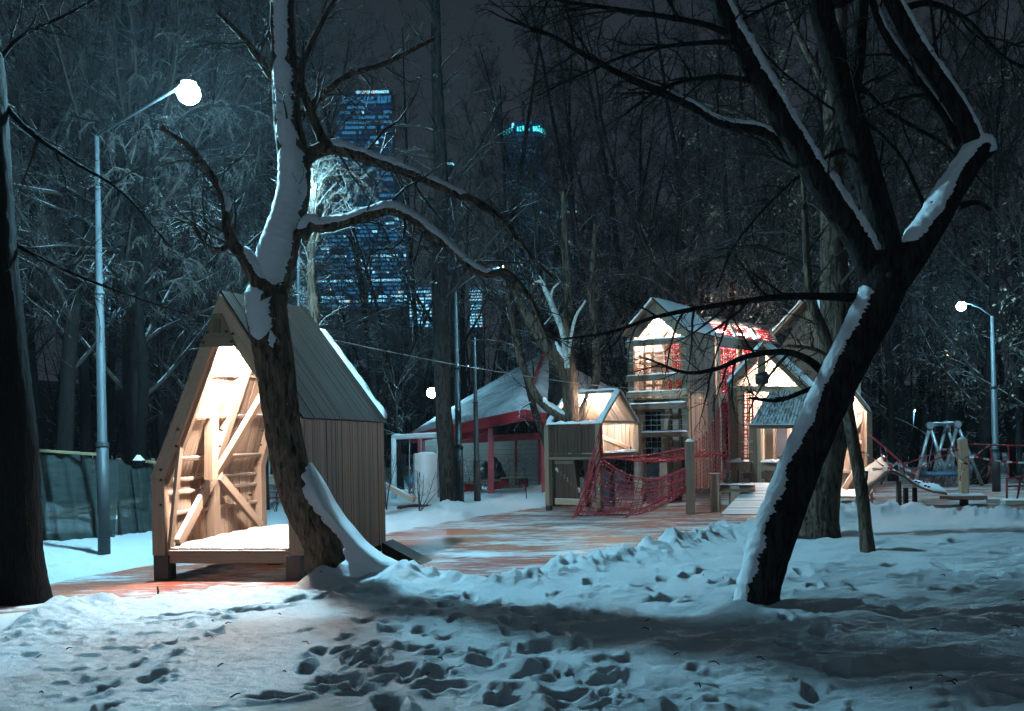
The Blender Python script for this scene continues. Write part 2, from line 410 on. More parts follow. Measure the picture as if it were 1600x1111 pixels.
def trail(x0, y0, x1, y1, n, sp):
    a = G(x0, y0, .17); b = G(x1, y1, .17); an = math.atan2(b.y-a.y, b.x-a.x)
    for i in range(n):
        t = i/(n-1); s = (1 if i % 2 else -1)*sp
        FOOT.append((a.x+(b.x-a.x)*t-math.sin(an)*s+rgf.uniform(-.06, .06), a.y+(b.y-a.y)*t+math.cos(an)*s+rgf.uniform(-.06, .06), rgf.uniform(.13, .18), rgf.uniform(.065, .085), an+rgf.uniform(-.3, .3), rgf.uniform(.05, .09)))
trail(560, 1100, 720, 925, 13, .12); trail(480, 1060, 640, 930, 12, .12); trail(820, 1110, 900, 905, 11, .16); 
trail(250, 960, 520, 925, 12, .1); trail(1020, 1105, 760, 930, 11, .15)
for i in range(30):
    g = G(rgf.uniform(520, 1150), rgf.uniform(905, 1105), .17); FOOT.append((g.x, g.y, rgf.uniform(.09, .16), rgf.uniform(.045, .07), rgf.uniform(0, 3.1), rgf.uniform(.03, .07)))
for i in range(36):
    g = G(rgf.uniform(-60, 1660), rgf.uniform(900, 1105), .17); FOOT.append((g.x, g.y, rgf.uniform(.08, .15), rgf.uniform(.04, .07), rgf.uniform(0, 3.1), rgf.uniform(.010, .03)))
trail(1300, 1105, 1240, 900, 11, .12); trail(150, 1100, 330, 960, 9, .12); trail(1020, 860, 1560, 850, 20, .12)
MOUNDS = []   # x, y, radius, height
def mound(px, py, r, h, dx=0, dy=0): g = G(px, py, .12); MOUNDS.append((g.x+dx, g.y+dy, r, h))
mound(575, 905, .62, .26); mound(1140, 968, .22, .10); mound(30, 950, .6, .10); mound(700, 795, .5, .12); mound(1215, 778, 1.0, .32); mound(1320, 800, .8, .22); mound(1290, 790, .5, .22)
mound(300, 905, .4, .05); mound(500, 905, .3, .16); mound(1275, 835, .6, .12)
def snow_h(x, y):
    x = np.asarray(x, float); y = np.asarray(y, float); sd = path_sd(x, y)
    sd = sd + .10*fbm(x*1.7, y*1.7, 3., 3)*np.clip(y/10, .7, 3)
    sc = np.clip(y/14, .8, 3)
    h = -.05 + (.05+.10)*sstep(-.05, .35, sd/sc**.5) + .04*sstep(.8, 3, sd)
    near = np.exp(-((sd-.55*sc)/(.42*sc))**2)
    lump = np.abs(fbm(x*2.3, y*2.3, 1.0, 4)); fine = np.abs(fbm(x*8, y*8, 4., 3))
    east = sstep(-3, 3, x)
    bank = near*(.01+.09*east + (lump*.17+.05*sstep(.0, .55, vn(x*4.3, y*4.3, 3.))+.045*sstep(.1, .5, vn(x*9.1, y*9.1, 6.))+.03*sstep(.1, .5, vn(x*17, y*17, 8.)))*(0.40+.75*east) + fine*.03)
    h = h + bank*np.where(y > 24, .55, 1)
    out = sstep(.3, 1.2, sd)
    h = h + out*(.045*fbm(x*.55, y*.55, 7., 3) + .018*fbm(x*2.1+4, y*3.1, 2., 4))
    h = h + out*(.042*fbm(x*2.2+.5*y, y*3.4, 31., 4)*sstep(-3.5, .5, x)+.012*fbm(x*5.5, y*7, 21., 4)+.006*vn(x*21, y*24, 23.)+.020*sstep(.22, .6, vn(x*7.7, y*8.8, 25.))*sstep(.05, .5, vn(x*.8, y*.8, 27.)))
    # wind ripples to the right, trodden lumps in the middle
    mid = np.exp(-((x-.6-(y-8)*.12)/2.0)**2)*sstep(13.5, 11, y)
    h = h + out*mid*(.06*fbm(x*1.8, y*1.8, 11., 3) + .012*fbm(x*9, y*9, 5., 3)+.022*sstep(.15, .5, vn(x*6.3, y*6.3, 13.))*sstep(-.1, .4, vn(x*1.3, y*1.3, 15.)))
    rt = sstep(1.2, 3.2, x)*sstep(15, 12, y)
    h = h + out*rt*(.085*np.abs(vn(x*.9+.3*y, y*2.3-x*.35, 3.))+.03*np.abs(vn(x*1.9-.4*y, y*4.6+x*.5, 13.))+.025*fbm(x*2.5, y*5, 9., 3))
    for mx, my, r, mh in MOUNDS:
        d = np.hypot(x-mx, y-my)/r; h = h+mh*np.exp(-d*d)*(1+.25*fbm(x*4, y*4, 2., 2))
    return h, sd
def feet(x, y, h):
    shp = h.shape; x = x.ravel(); y = y.ravel(); h = h.ravel().copy(); D = np.zeros_like(h); Q = np.zeros_like(h)
    for fx, fy, a, b, an, dp in FOOT:
        m = np.nonzero((np.abs(x-fx) < .6) & (np.abs(y-fy) < .6))[0]
        if not len(m): continue
        dx, dy = x[m]-fx, y[m]-fy; u = dx*math.cos(an)+dy*math.sin(an); v = -dx*math.sin(an)+dy*math.cos(an)
        b2 = b*(1-.22*np.exp(-((u/a-.1)/.35)**2)); d = np.sqrt((u/a)**2+(v/b2)**2)*(1+.16*vn(x[m]*7, y[m]*7, fx))
        D[m] = np.maximum(D[m], dp*(1-sstep(.62, 1.12, d))*(1+.18*vn(x[m]*22, y[m]*22, 1.)))
        Q[m] = np.maximum(Q[m], dp*.24*np.exp(-((d-1.35)/.30)**2)*np.clip(.6+1.0*vn(x[m]*9, y[m]*9, 2.), 0, 1.6))
    tr = sstep(.004, .02, Q)
    return (h-D*.78+Q*(D < .012)+tr*.010*np.clip(vn(x*24, y*24, 3.)*2, 0, 1)).reshape(shp)
rows = np.concatenate([np.array([-60, -30, -15, -6, 0, 2.5, 4.0]), 5.2*np.exp(np.linspace(0, math.log(16/5.2), 500)), 16*np.exp(np.linspace(0, math.log(60/16), 130))[1:], np.array([70, 85, 110, 150, 220, 350, 600, 1200])])
ct = np.linspace(-1, 1, 660); cols = np.sign(ct)*(np.abs(ct))
hw = np.clip(rows, 4, 62)*.62+1.2
X = cols[None, :]*hw[:, None]; Y = rows[:, None]+0*X
ext = np.array([1.15, 1.5, 2.5, 5, 14, 40])
X = np.concatenate([-(hw[:, None]*ext[::-1][None]), X, hw[:, None]*ext[None]], 1); Y = rows[:, None]+0*X
H, SD = snow_h(X, Y); H = feet(X, Y, H)
nr, nc = X.shape
i = np.arange(nr-1)[:, None]*nc; j = np.arange(nc-1)[None]
m = MB(); m.add(np.stack([X, Y, H], -1), np.stack([i+j, i+j+1, i+nc+j+1, i+nc+j], -1).reshape(-1, 4))
m.build('ground', M_['ground_snow'], smooth=True, kind='structure')
HT = H.copy()
def gz(x, y):
    i = int(np.clip(np.searchsorted(rows, y), 0, len(rows)-1)); j = int(np.argmin(np.abs(X[i]-x))); return float(max(HT[i, j], 0.0))
def GS(px, py):
    """the ground point seen at a pixel, snow height included"""
    z = .1
    for _ in range(5): g = G(px, py, z); z = gz(g.x, g.y)
    return G(px, py, z)
m = MB(); xs = np.linspace(-25, 45, 71); ys = np.linspace(8.5, 58, 50); XX, YY = np.meshgrid(xs, ys); k = 71
i = np.arange(49)[:, None]*k; j = np.arange(70)[None]
m.add(np.stack([XX, YY, 0*XX], -1), np.stack([i+j, i+j+1, i+k+j+1, i+k+j], -1).reshape(-1, 4)); m.build('path', M_['plaza'], kind='structure')
# dark bank added behind the wood to keep the sky glow from showing
m = MB(); xs = np.linspace(-120, 120, 60)
def hz(x): return 8.5+3.5*vn(x*.06, x*0+2)+1.4*vn(x*.3, x*0)
yy = [70, 78, 88, 96, 110]; hh_ = [0.1, .45, .9, 1.0, .3]
V = np.stack([np.stack([xs, 0*xs+a, hz(xs)*b], -1) for a, b in zip(yy, hh_)])
i = np.arange(4)[:, None]*60; j = np.arange(59)[None]
m.add(V, np.stack([i+j, i+j+1, i+61+j, i+60+j], -1).reshape(-1, 4)); m.build('dark_bank', M_['earth'], smooth=True, kind='structure')

# thin volume added round the whole scene to give the lamps a glow
t = NT('glow_haze'); t.t.nodes.remove(t.b); pv = t.n('ShaderNodeVolumePrincipled'); pv.inputs['Color'].default_value = (.75, .88, 1, 1); pv.inputs['Density'].default_value = .00042
t.l(pv.outputs[0], [q for q in t.t.nodes if q.type == 'OUTPUT_MATERIAL'][0].inputs['Volume'])
m = MB(); m.box((-1650, -70, -1.2), (1650, 1260, 260)); m.build('glow_haze', M_['glow_haze'], kind='stuff')

# ------------------------------------------------------------------ street lamps
def sphere(mb, c, r, seg=12, rings=8, sz=1.0, mi=0):
    th = np.linspace(0, math.pi, rings+1)[1:-1]; ph = np.arange(seg)*2*math.pi/seg
    v = [[c[0]+r*math.sin(a)*math.cos(b), c[1]+r*math.sin(a)*math.sin(b), c[2]+r*sz*math.cos(a)] for a in th for b in ph]
    n = len(th); top = len(v); v += [[c[0], c[1], c[2]+r*sz], [c[0], c[1], c[2]-r*sz]]
    q = [[i*seg+j, (i+1)*seg+j, (i+1)*seg+(j+1) % seg, i*seg+(j+1) % seg] for i in range(n-1) for j in range(seg)]
    t = [[top, j, (j+1) % seg] for j in range(seg)]+[[top+1, (n-1)*seg+(j+1) % seg, (n-1)*seg+j] for j in range(seg)]
    mb.add(v, q, t, mi)
def street_lamp(label, base, top, head, r0, r1, hr, mat='lamp_far', group='street lamps in the park', bands=True, arm=True):
    base, top, head = Vector(base), Vector(top), Vector(head)
    root = thing('street_lamp', label, 'street lamp', base, group=group)
    m = MB(); m.tube([base+(top-base)*t for t in (0, .24, .241, .6, .601, 1)], [r0, r0*.98, r0*.8, r0*.7, r0*.6, r1], 12, True); m.build('pole', M_['pole_metal'], root, True)
    if bands:
        m = MB(); m.tube([base+(top-base)*.24, base+(top-base)*.25], [r0*1.12]*2, 12, True); m.tube([base+(top-base)*.6, base+(top-base)*.607], [r0*.9]*2, 12, True); m.build('collar', M_['pole_metal'], root)
    if head is not None:
        if arm:
            mid = (top+head)/2+Vector((0, 0, (head-top).length*.12)); a = head+Vector((0, 0, hr*.95))
            if mat == 'lamp_main': mid = lerp(top, head, .78); mid.z = top.z+.05
            p, r = spline([top, mid, a], [r1*.6, r1*.6, r1*.6], .1); m = MB(); m.tube(p, r, 7); m.build('arm', M_['pole_metal'], root, True)
        m = MB(); sphere(m, head+Vector((0, 0, hr*1.0)), hr*.7, 14, 6, .35); m.build('lamp_housing', M_['dark_metal'], root, True)
        m = MB(); sphere(m, head, hr, 14, 10, .95); m.build('lamp_globe', M_[mat], root, True)
    return root
LM = P(295, 146, 13.3)
street_lamp('tall grey lamp post beside the netting fence with the largest, brightest light', GS(163, 866), P(151, 212, 15.3), LM, .085, .035, .15, 'lamp_main')
street_lamp('lamp post whose small white light shines at the tip of the long snowy branch', GS(719, 788), P(711, 452, 26), P(787, 421, 25.6), .10, .04, .095, 'lamp_mid')
b = GS(746, 783); street_lamp('slimmer grey post right of its taller neighbour, before the red shelter', b, P(741, 528, b.y), P(741, 522, b.y), .085, .04, .04, 'pole_metal', arm=False)
street_lamp('lamp shining as a star left of the red shelter roof, behind the snow-patched trunk', GS(703, 770), P(697, 596, 33), P(675, 614, 32.5), .08, .04, .17, 'lamp_star')
street_lamp('tall lamp post with curved arm and white light, behind the swing at the right', GS(1557, 768), P(1550, 494, 26.5), P(1502, 479, 26.0), .11, .04, .12)
street_lamp('post with a small dim light on top, rightmost of the lamp posts', P(1593, 752, 33), P(1589, 590, 33), P(1589, 588, 33), .09, .05, .03, 'pole_metal', arm=False)
street_lamp('far lamp glowing orange in the dark wood left of the curved-arm lamp', P(1482, 730, 58), P(1480, 556, 58), P(1477, 555, 57.5), .08, .05, .13, 'lamp_orange', bands=False)
street_lamp('tiny far white lamp low in the wood, next to the pole of the curved-arm lamp', P(1549, 735, 64), P(1550, 574, 64), P(1551, 572, 63.5), .08, .05, .08, bands=False)
street_lamp('small lamp lighting the curling twigs right behind the snow-plastered trunk', P(468, 785, 17.5), P(466, 292, 17.5), P(471, 289, 17.1), .05, .03, .07, 'lamp_twig')
street_lamp('farthest small lamp in the wood above the little swing frame', P(1428, 738, 48), P(1428, 644, 48), P(1431, 642, 47.6), .06, .04, .06, bands=False)

# ------------------------------------------------------------------ tall playhouse on the left (A-frame, open gable)
az = math.radians(9.5); FL = P(241, 905, 12.1); FL.z = 0
ua = Vector((math.cos(az), -math.sin(az), 0)); ub = Vector((math.sin(az), math.cos(az), 0))
def H1(s, t, z): return FL+ua*s+ub*t+Vector((0, 0, z))
house = thing('playhouse', 'tall narrow wooden playhouse, open lit gable showing braced timbers, behind the snowy tree', 'playhouse', FL)
pine, wth, roof = M_['pine'], M_['wood_darkened'], M_['wood_roof']
Wd, ZL, ZR, AP = 1.90, 1.26, 1.96, 3.43
AB = H1(.68, 3.4, 3.68); BL = H1(0, 3.0, 1.27); BLr = H1(0, 3.0, 1.27)
apx = H1(.93, 0, AP)
# outer cladding
planks('plank', H1(Wd, .06, .10), H1(Wd, 3.4, .10), H1(Wd, 3.4, 1.95), H1(Wd, .06, ZR-.02), 40, .024, wth, house, .007, 1, .004)
planks('roof_board', H1(Wd+.05, -.02, ZR-.03), H1(Wd+.05, 3.44, 1.94), AB+Vector((0, 0, .05)), apx+Vector((0, 0, .05)), 36, .022, roof, house, .005, 2, .005)
wl = lambda t, z: H1(.03, t, z)
planks('plank', wl(2.98, .28), wl(.1, .28), wl(.1, ZL), wl(2.98, ZL), 30, .022, pine, house, .006, 3, .003)
lt = lerp(apx, AB, .02); lb = lerp(apx, AB, .86)
planks('roof_board', wl(2.98, ZL+.01), wl(.1, ZL+.01), lt, lb, 30, .022, pine, house, .006, 4, .003)
for o in [c for c in house.children if c.name.startswith(('plank', 'roof_board'))][-60:]: pass
# outside skins so that the shell has thickness
slab('lining', [wl(2.98, .28)-ua*.027, wl(.1, .28)-ua*.027, wl(.1, ZL)-ua*.027, wl(2.98, ZL)-ua*.027], .01, wth, house)
slab('lining', [H1(Wd-.03, .06, .12), H1(Wd-.03, 3.38, .12), H1(Wd-.03, 3.38, 1.9), H1(Wd-.03, .06, 1.9)], .012, wth, house)
# front frame
fy = -.03
def fq(*q, t=fy): return [H1(s, t, z) for s, z in q]
slab('post', fq((0, .30), (.165, .30), (.165, 1.20), (0, ZL)), .07, pine, house, 1)
slab('post', fq((.01, .12), (.15, .12), (.15, 1.18), (.01, ZL-.02), t=fy+.075), .07, pine, house, 1)
slab('rafter', fq((0, ZL+.004), (.165, 1.205), (.93, 3.04), (.93, AP)), .07, pine, house, 1)
slab('rafter', fq((.03, ZL-.02), (.19, 1.16), (.93, 2.94), (.93, AP-.05), t=fy+.075), .07, pine, house, 1)
slab('post', fq((1.745, .30), (1.90, .30), (1.90, ZR), (1.745, ZR-.06)), .07, pine, house, 1)
slab('rafter', fq((1.745, ZR-.055), (1.90, ZR+.004), (.933, AP), (.933, 3.04)), .07, pine, house, 1)
slab('knee_brace', fq((.17, .32), (.205, .32), (.37, 1.60), (.34, 1.70), t=fy+.03), .09, pine, house, 1)
slab('gusset', fq((.66, 2.80), (1.14, 2.80), (.96, 3.20), (.84, 3.20), t=fy-.012), .02, M_['wood_green'], house)
beam('ridge_block', H1(.90, -.06, 3.05), H1(.90, .12, 3.05), .16, .09, M_['wood_green'], house)
for s, z in [(.72, 2.86), (.78, 2.98), (.70, 2.95), (1.08, 2.86), (1.02, 2.98), (1.10, 2.95)]:
    c = H1(s, fy-.012, z); m = MB(); m.tube([c-ub*.02, c], [.017]*2, 10, True); m.build('bolt', M_['dark_metal'], house)
for px, py in [(252, 734), (252, 750), (252, 789), (279, 671), (276, 697)]:
    c = onplane(px, py, H1(0, fy, 0), ub); m = MB(); m.tube([c-ub*.018, c+ub*.01], [.016]*2, 10, True); m.build('bolt', M_['dark_metal'], house)
# floor
planks('floor_board', H1(.05, .0, .385), H1(Wd-.05, .0, .385), H1(Wd-.05, 3.35, .385), H1(.05, 3.35, .385), 13, .03, M_['deck'], house, .01, 5, .002)
beam('floor_beam', H1(.17, .035, .275), H1(Wd-.17, .035, .275), .145, .06, pine, house)
beam('floor_beam', H1(.17, 3.3, .275), H1(Wd-.17, 3.3, .275), .145, .06, pine, house)
beam('floor_trim', H1(.21, -.012, .352), H1(Wd-.2, -.012, .352), .026, .04, pine, house)
for s, t_ in [(.11, .06), (Wd-.10, .06), (.11, 3.25), (Wd-.1, 3.25), (.9, 1.6)]:
    beam('foot', H1(s, t_, -.02), H1(s, t_, .30 if t_ != 1.6 else .2), .20, .19, M_['dark_metal'], house, ub)
# inside timbering on the left wall and its slope
nW = ua; pW = H1(.055, 0, 0)
def iw(px, py, off=0): return onplane(px, py, pW+ua*off, nW)
nS = ((H1(0, 2.9, ZL)-H1(0, 0, ZL)).cross(lt-H1(0, 0, ZL))).normalized()
if nS.dot(ua) < 0: nS = -nS
pS = H1(.05, 0, ZL)
def isl(px, py, off=0): return onplane(px, py, pS+nS*off, nS)
def tim(name, a, b, w, t_, n_, mat=pine):
    a, b = Vector(a), Vector(b); return beam(name, a, b, w, t_, mat, house, n_.cross((b-a).normalized()))
tim('post', H1(.13, 1.32, .39), H1(.13, 1.32, 1.32), .17, .13, nW)
a0 = H1(.13, 1.32, 1.30); a1 = lerp(apx, AB, .42)-Vector((0, 0, .22)); tim('rafter', a0, a1, .17, .11, nS)
beam('king_post', P(330, 750, 12.9), P(331, 545, 12.9), .125, .16, pine, house, ua)
tim('post', H1(.11, 2.90, .39), H1(.11, 2.90, 1.36), .17, .12, nW)
a0 = H1(.11, 2.90, 1.30); a1 = lerp(apx, AB, .86)-Vector((0, 0, .22)); tim('rafter', a0, a1, .17, .11, nS)
beam('brace', H1(.20, .22, .42), H1(.20, 1.22, 1.22), .14, .07, pine, house, Vector((0, 0, 1)))
beam('brace', H1(.20, 1.36, 1.22), H1(.20, 2.70, .42), .13, .07, pine, house, Vector((0, 0, 1)))
tim('brace', isl(337, 742, .13), isl(428, 588, .13), .14, .07, nS, M_['pine_pale'])
for z in (.78, 1.20, 1.04):
    beam('rail', H1(.075, .15, z), H1(.075, 1.25, z), .045, .05, pine, house); beam('rail', H1(.075, 1.4, z), H1(.075, 2.84, z), .045, .05, pine, house)
for f in (.10, .34, .58, .80):
    c0 = lerp(H1(.06, .1, ZL), lt, f); c1 = lerp(H1(.06, 2.98, ZL), lb, f); tim('rail', c0+nS*.04, c1+nS*.04, .05, .045, nS)
# far gable panel (upper part only) and right slope timbers
planks('plank', lerp(BL, AB, .60)+ua*.05, lerp(H1(Wd, 3.38, 1.95), AB, .60)-ua*.05, AB-Vector((0, 0, .06))+ua*.01, AB-Vector((0, 0, .06)), 7, .02, pine, house)
for t_ in (1.32, 2.9):
    tim('rafter', H1(Wd-.08, t_, 1.84), lerp(apx, AB, t_/3.4)-Vector((0, 0, .22)), .14, .08, nS)
    beam('post', H1(Wd-.1, t_, .39), H1(Wd-.1, t_, 1.86), .12, .1, pine, house, ub)
m = MB(); c0 = H1(.64, .60, 2.78); c1 = H1(1.12, .60, 2.78); m.tube([c0, c1], [.028, .028], 8, True); m.build('light_tube', emit('strip_house', LAMP_WARM, 3200), house)
for px, py in [(327, 775), (346, 672), (343, 697), (392, 773), (410, 673), (407, 695)]:
    pl = (pW+ua*.09, nW) if py > 730 else (pS+nS*.12, nS)
    c = onplane(px, py, *pl); m = MB(); m.tube([c-pl[1]*.03, c+pl[1]*.018], [.015]*2, 10, True); m.build('bolt', M_['dark_metal'], house)
snowcap(H1(Wd+.04, 3.41, 1.99)+Vector((0, 0, 0)), lerp(H1(Wd+.04, 3.41, 1.99), AB, .80)+Vector((0, 0, .05)), .13, .07, house, 3, ub)
snowcap(H1(.25, .2, .385), H1(.25, 2.8, .385), .22, .05, house, 4, ua)
snowcap(H1(.30, 2.8, .385), H1(1.4, 3.2, .385), .35, .07, house, 5, ub)
# wedge ramp at its rear corner
A_ = G(597, 872); B_ = G(660, 882); C_ = P(598, 852, 14.6); C_.z = .2
rr = thing('wooden_ramp', 'small triangular wooden ramp end at the rear corner of the tall playhouse', 'ramp', A_)
m = MB(); k_ = Vector((.10, .45, 0)); m.add([A_, B_, (A_.x, A_.y, .22), A_+k_, B_+k_, (A_.x+k_.x, A_.y+k_.y, .22)], [[0, 3, 4, 1], [1, 4, 5, 2], [0, 2, 5, 3]], [[0, 1, 2], [3, 5, 4]]); m.build('ramp_side', M_['wood_brown'], rr)

# ------------------------------------------------------------------ trees
def wander(rg, p, d, L, n, wob, trop, sag=0):
    k = np.arange(1, n+1); D = d/(np.linalg.norm(d)+1e-9)+np.cumsum(rg.normal(0, wob, (n, 3)), axis=0); D[:, 2] += trop*k-sag*k*k/(2*n)
    D /= np.linalg.norm(D, axis=1, keepdims=True)+1e-9
    return np.vstack([p[None], p+np.cumsum(D*(L/n), axis=0)])
def batch(mb, rg, PT, RD, counts, L, t0=.15, ang=(.5, 1.1), trop=.05, sag=0., minr=.004, sides=(5, 4, 3), bias=None, leaves=None, wob=.14, ratio=.42, rk=.62):
    """PT (m, N, 3) parent paths, RD (m, N) radii, L (m,) child length; counts: children per parent, level by level"""
    m_, N = RD.shape; n = counts[0]; ns = 6 if len(counts) > 1 else 4
    t = t0+(1-t0)*((np.arange(n)[None]+rg.random((m_, n)))/n); f = t*(N-1); i = np.minimum(f.astype(int), N-2); fr = (f-i)[..., None]; mm = np.arange(m_)[:, None]
    p = PT[mm, i]*(1-fr)+PT[mm, i+1]*fr; r = RD[mm, i]*(1-fr[..., 0])+RD[mm, i+1]*fr[..., 0]
    T = PT[mm, i+1]-PT[mm, i]; T /= np.linalg.norm(T, axis=2, keepdims=True)+1e-9
    a = rg.normal(0, 1, (m_, n, 3)); a -= T*(a*T).sum(2, keepdims=True); a /= np.linalg.norm(a, axis=2, keepdims=True)+1e-9
    if bias is not None: a = a+np.array(bias); a -= T*(a*T).sum(2, keepdims=True); a /= np.linalg.norm(a, axis=2, keepdims=True)+1e-9
    th = rg.uniform(*ang, (m_, n))[..., None]; d = T*np.cos(th)+a*np.sin(th)
    l = L[:, None]*(1.15-.65*t)*rg.uniform(.55, 1.25, (m_, n)); rr = np.maximum(minr, np.minimum(r*rk, l*(.012 if minr > .0055 else .016)+.002))
    st = np.cumsum(rg.normal(0, wob, (m_, n, ns, 3)), axis=2); k = np.arange(1, ns+1)[None, None, :, None]
    D = d[:, :, None]+st; D[..., 2] += (trop*k-sag*k*k/(2*ns))[..., 0]; D /= np.linalg.norm(D, axis=3, keepdims=True)+1e-9
    Q = np.concatenate([p[:, :, None], p[:, :, None]+np.cumsum(D*(l/ns)[..., None, None], axis=2)], 2).reshape(m_*n, ns+1, 3)
    R = (rr[..., None]*(1-np.linspace(0, 1, ns+1)*.85)).reshape(m_*n, ns+1); R = np.maximum(R, minr*.55)
    mb.tubes(Q, R, sides[max(0, 3-len(counts))])
    if len(counts) > 1: batch(mb, rg, Q, R, counts[1:], l.reshape(-1)*ratio, .2, ang, trop, sag, minr, sides, None, leaves, wob, ratio*1.15, rk)
    elif leaves is not None:
        c = Q[rg.random(len(Q)) < .8][:, rg.integers(2, ns+1)]; e = rg.normal(0, .032, (len(c), 2, 3)); z = len(c)
        leaves.add(np.stack([c, c+e[:, 0], c+e[:, 0]+e[:, 1], c+e[:, 1]], 1), np.arange(z*4).reshape(z, 4))
def sub_branches(mb, rg, pts, rad, n, L, lev, t0=.15, ang=(.5, 1.1), trop=.05, sag=0., minr=.004, sides=(5, 4, 3), bias=None, leaves=None, wob=.14):
    batch(mb, rg, np.asarray(pts)[None], np.asarray(rad)[None], [n, 7, 3][:lev+2] if lev < 2 else [int(n*1.35), 12, 8], np.array([L]), t0, ang, trop, sag, minr, sides, bias, leaves, wob)
def forest_proto(seed, Ht, r0, first, nb, spread, trop, leafy=False, fork=False, minr=.006, sag=0.):
    rg = np.random.default_rng(seed)
    tr = MB(); cr = MB(); lv = MB() if leafy else None
    stems = []
    p = wander(rg, np.zeros(3)-np.array([0, 0, .1]), np.array([rg.normal(0, .05), rg.normal(0, .05), 1.]), Ht, 16, .045, .03)
    R = r0*(1-np.linspace(0, 1, 17)**1.1*.86); R[0] *= 1.3; R[1] *= 1.02; stems.append((p, R))
    if fork:
        q = wander(rg, p[5], np.array([rg.choice([-.5, .5]), rg.normal(0, .3), 1.]), Ht*.65, 11, .06, .05); stems.append((q, np.linspace(R[5]*.7, R[5]*.12, 12)))
    for q, Q in stems:
        tr.tube(q, Q, 9)
        sub_branches(cr, rg, q, Q, int(nb*len(q)/17), spread, 2, first if q is p else .1, (.5, 1.15), trop, sag, minr, (5, 4, 3), None, lv)
    return tr, cr, lv
def mk(tr, cr, lv, nm, bk, tw):
    a = tr.mesh(nm+'_trunk', M_[bk], True); b = cr.mesh(nm+'_crown', M_[tw], True); c = lv.mesh(nm+'_leaves', M_['leaf_dry']) if lv is not None and lv.n else None
    return a, b, c
PROT = []
for sd_, Ht, r0, first, nb, sp, trop, lf, fk, sg in [(1, 17, .17, .16, 26, 3.4, .06, False, True, 0), (2, 19, .14, .22, 24, 2.8, .09, False, False, 0), (3, 14, .19, .14, 24, 4.2, .05, False, True, .05), (4, 16, .14, .12, 26, 3.0, .03, False, True, .10), (5, 18, .16, .30, 24, 3.2, .08, False, False, 0), (6, 13, .13, .10, 24, 3.2, .0, True, True, .12), (7, 9, .09, .08, 22, 2.4, .04, False, True, .05)]:
    PROT.append(mk(*forest_proto(sd_, Ht, r0, first, nb, sp, trop, lf, fk, .0065, sg), 'tree%d' % sd_, 'bark_forest', 'twig'))
def plant_tree(k, loc, rz, sc, label, group, cat='tree', name='bare_tree'):
    a, b, c = PROT[k]
    root = thing(name, label, cat, loc, rz, group); root.scale = (sc, sc, sc)
    for nm, me in (('trunk', a), ('crown', b), ('dry_leaves', c)):
        if me is not None:
            o = put(nm, me); o.parent = root
    return root
# zones of the wood: (x from, x to, phrase)
ZONES = [(-60, 250, 'behind the netting fence'), (250, 470, 'behind the tall lit playhouse'), (470, 690, 'between tall playhouse and shelter'), (690, 960, 'behind the red-beamed shelter'),
         (960, 1240, 'behind the wooden climbing tower'), (1240, 1440, 'behind the leaning dark tree'), (1440, 1700, 'behind the swing frame at the right')]
TREES = [  # px at base, distance, prototype, scale
 (95, 19.5, 0, 1.0), (205, 21, 2, 1.05), (20, 24, 1, 1.0), (140, 26, 4, 1.0), (262, 24, 3, 1.1), (60, 32, 0, 1.1), (180, 35, 2, 1.1), (285, 31, 1, 1.1), (110, 42, 4, 1.1), (240, 45, 0, 1.2),
 (330, 27, 6, 1.2), (395, 34, 4, 1.1), (445, 29, 3, .9), (350, 46, 2, 1.2), (430, 52, 1, 1.2), (490, 38, 6, 1.3),
 (535, 31, 1, .95), (592, 36, 4, 1.0), (625, 32, 6, 1.2), (668, 44, 1, 1.0), 
 (770, 40, 1, 1.1), (820, 47, 0, 1.1), (905, 38, 4, 1.0), (945, 33, 1, 1.0), (720, 56, 2, 1.2), (860, 58, 4, 1.3), (925, 54, 0, 1.2),
 (985, 36, 3, 1.1), (1040, 42, 0, 1.1), (1105, 35, 1, 1.0), (1150, 31, 6, 1.5), (1170, 45, 4, 1.2), (1220, 38, 2, 1.1), (1010, 58, 4, 1.3), (1130, 56, 1, 1.3),
 (1260, 33, 5, 1.1), (1310, 40, 0, 1.1), (1340, 52, 4, 1.3), (1395, 34, 3, 1.1), (1425, 44, 1, 1.2), (1280, 60, 2, 1.2),
 (1455, 37, 5, 1.0), (1500, 44, 0, 1.1), (1528, 31, 2, 1.0), (1585, 35, 5, .95), (1640, 29, 5, 1.0), (1560, 50, 1, 1.2), (1470, 56, 4, 1.3), (1690, 40, 0, 1.1),
 (45, 22, 6, 1.3), (165, 28, 1, .9), (225, 38, 3, 1.2), (310, 22.5, 2, .95), (368, 24, 1, .85), (415, 40, 0, 1.0), (465, 25, 3, 1.0), (845, 41, 2, 1.1), (925, 41, 6, 1.6), (965, 45, 2, 1.1), (1065, 33, 3, 1.1), (1085, 48, 2, 1.2), (1190, 34, 0, 1.0), (1240, 46, 0, 1.1), (1365, 42, 2, 1.1), (1330, 34, 1, 1.0), (1410, 52, 0, 1.2), (1545, 41, 3, 1.2), (1610, 44, 4, 1.2), (1630, 34, 2, 1.0)]
rgt = random.Random(11); OR = ['nearest', 'second', 'third', 'fourth', 'fifth', 'sixth', 'seventh', 'eighth', 'ninth', 'tenth', 'eleventh', 'twelfth', 'thirteenth', 'fourteenth', 'fifteenth', 'sixteenth']
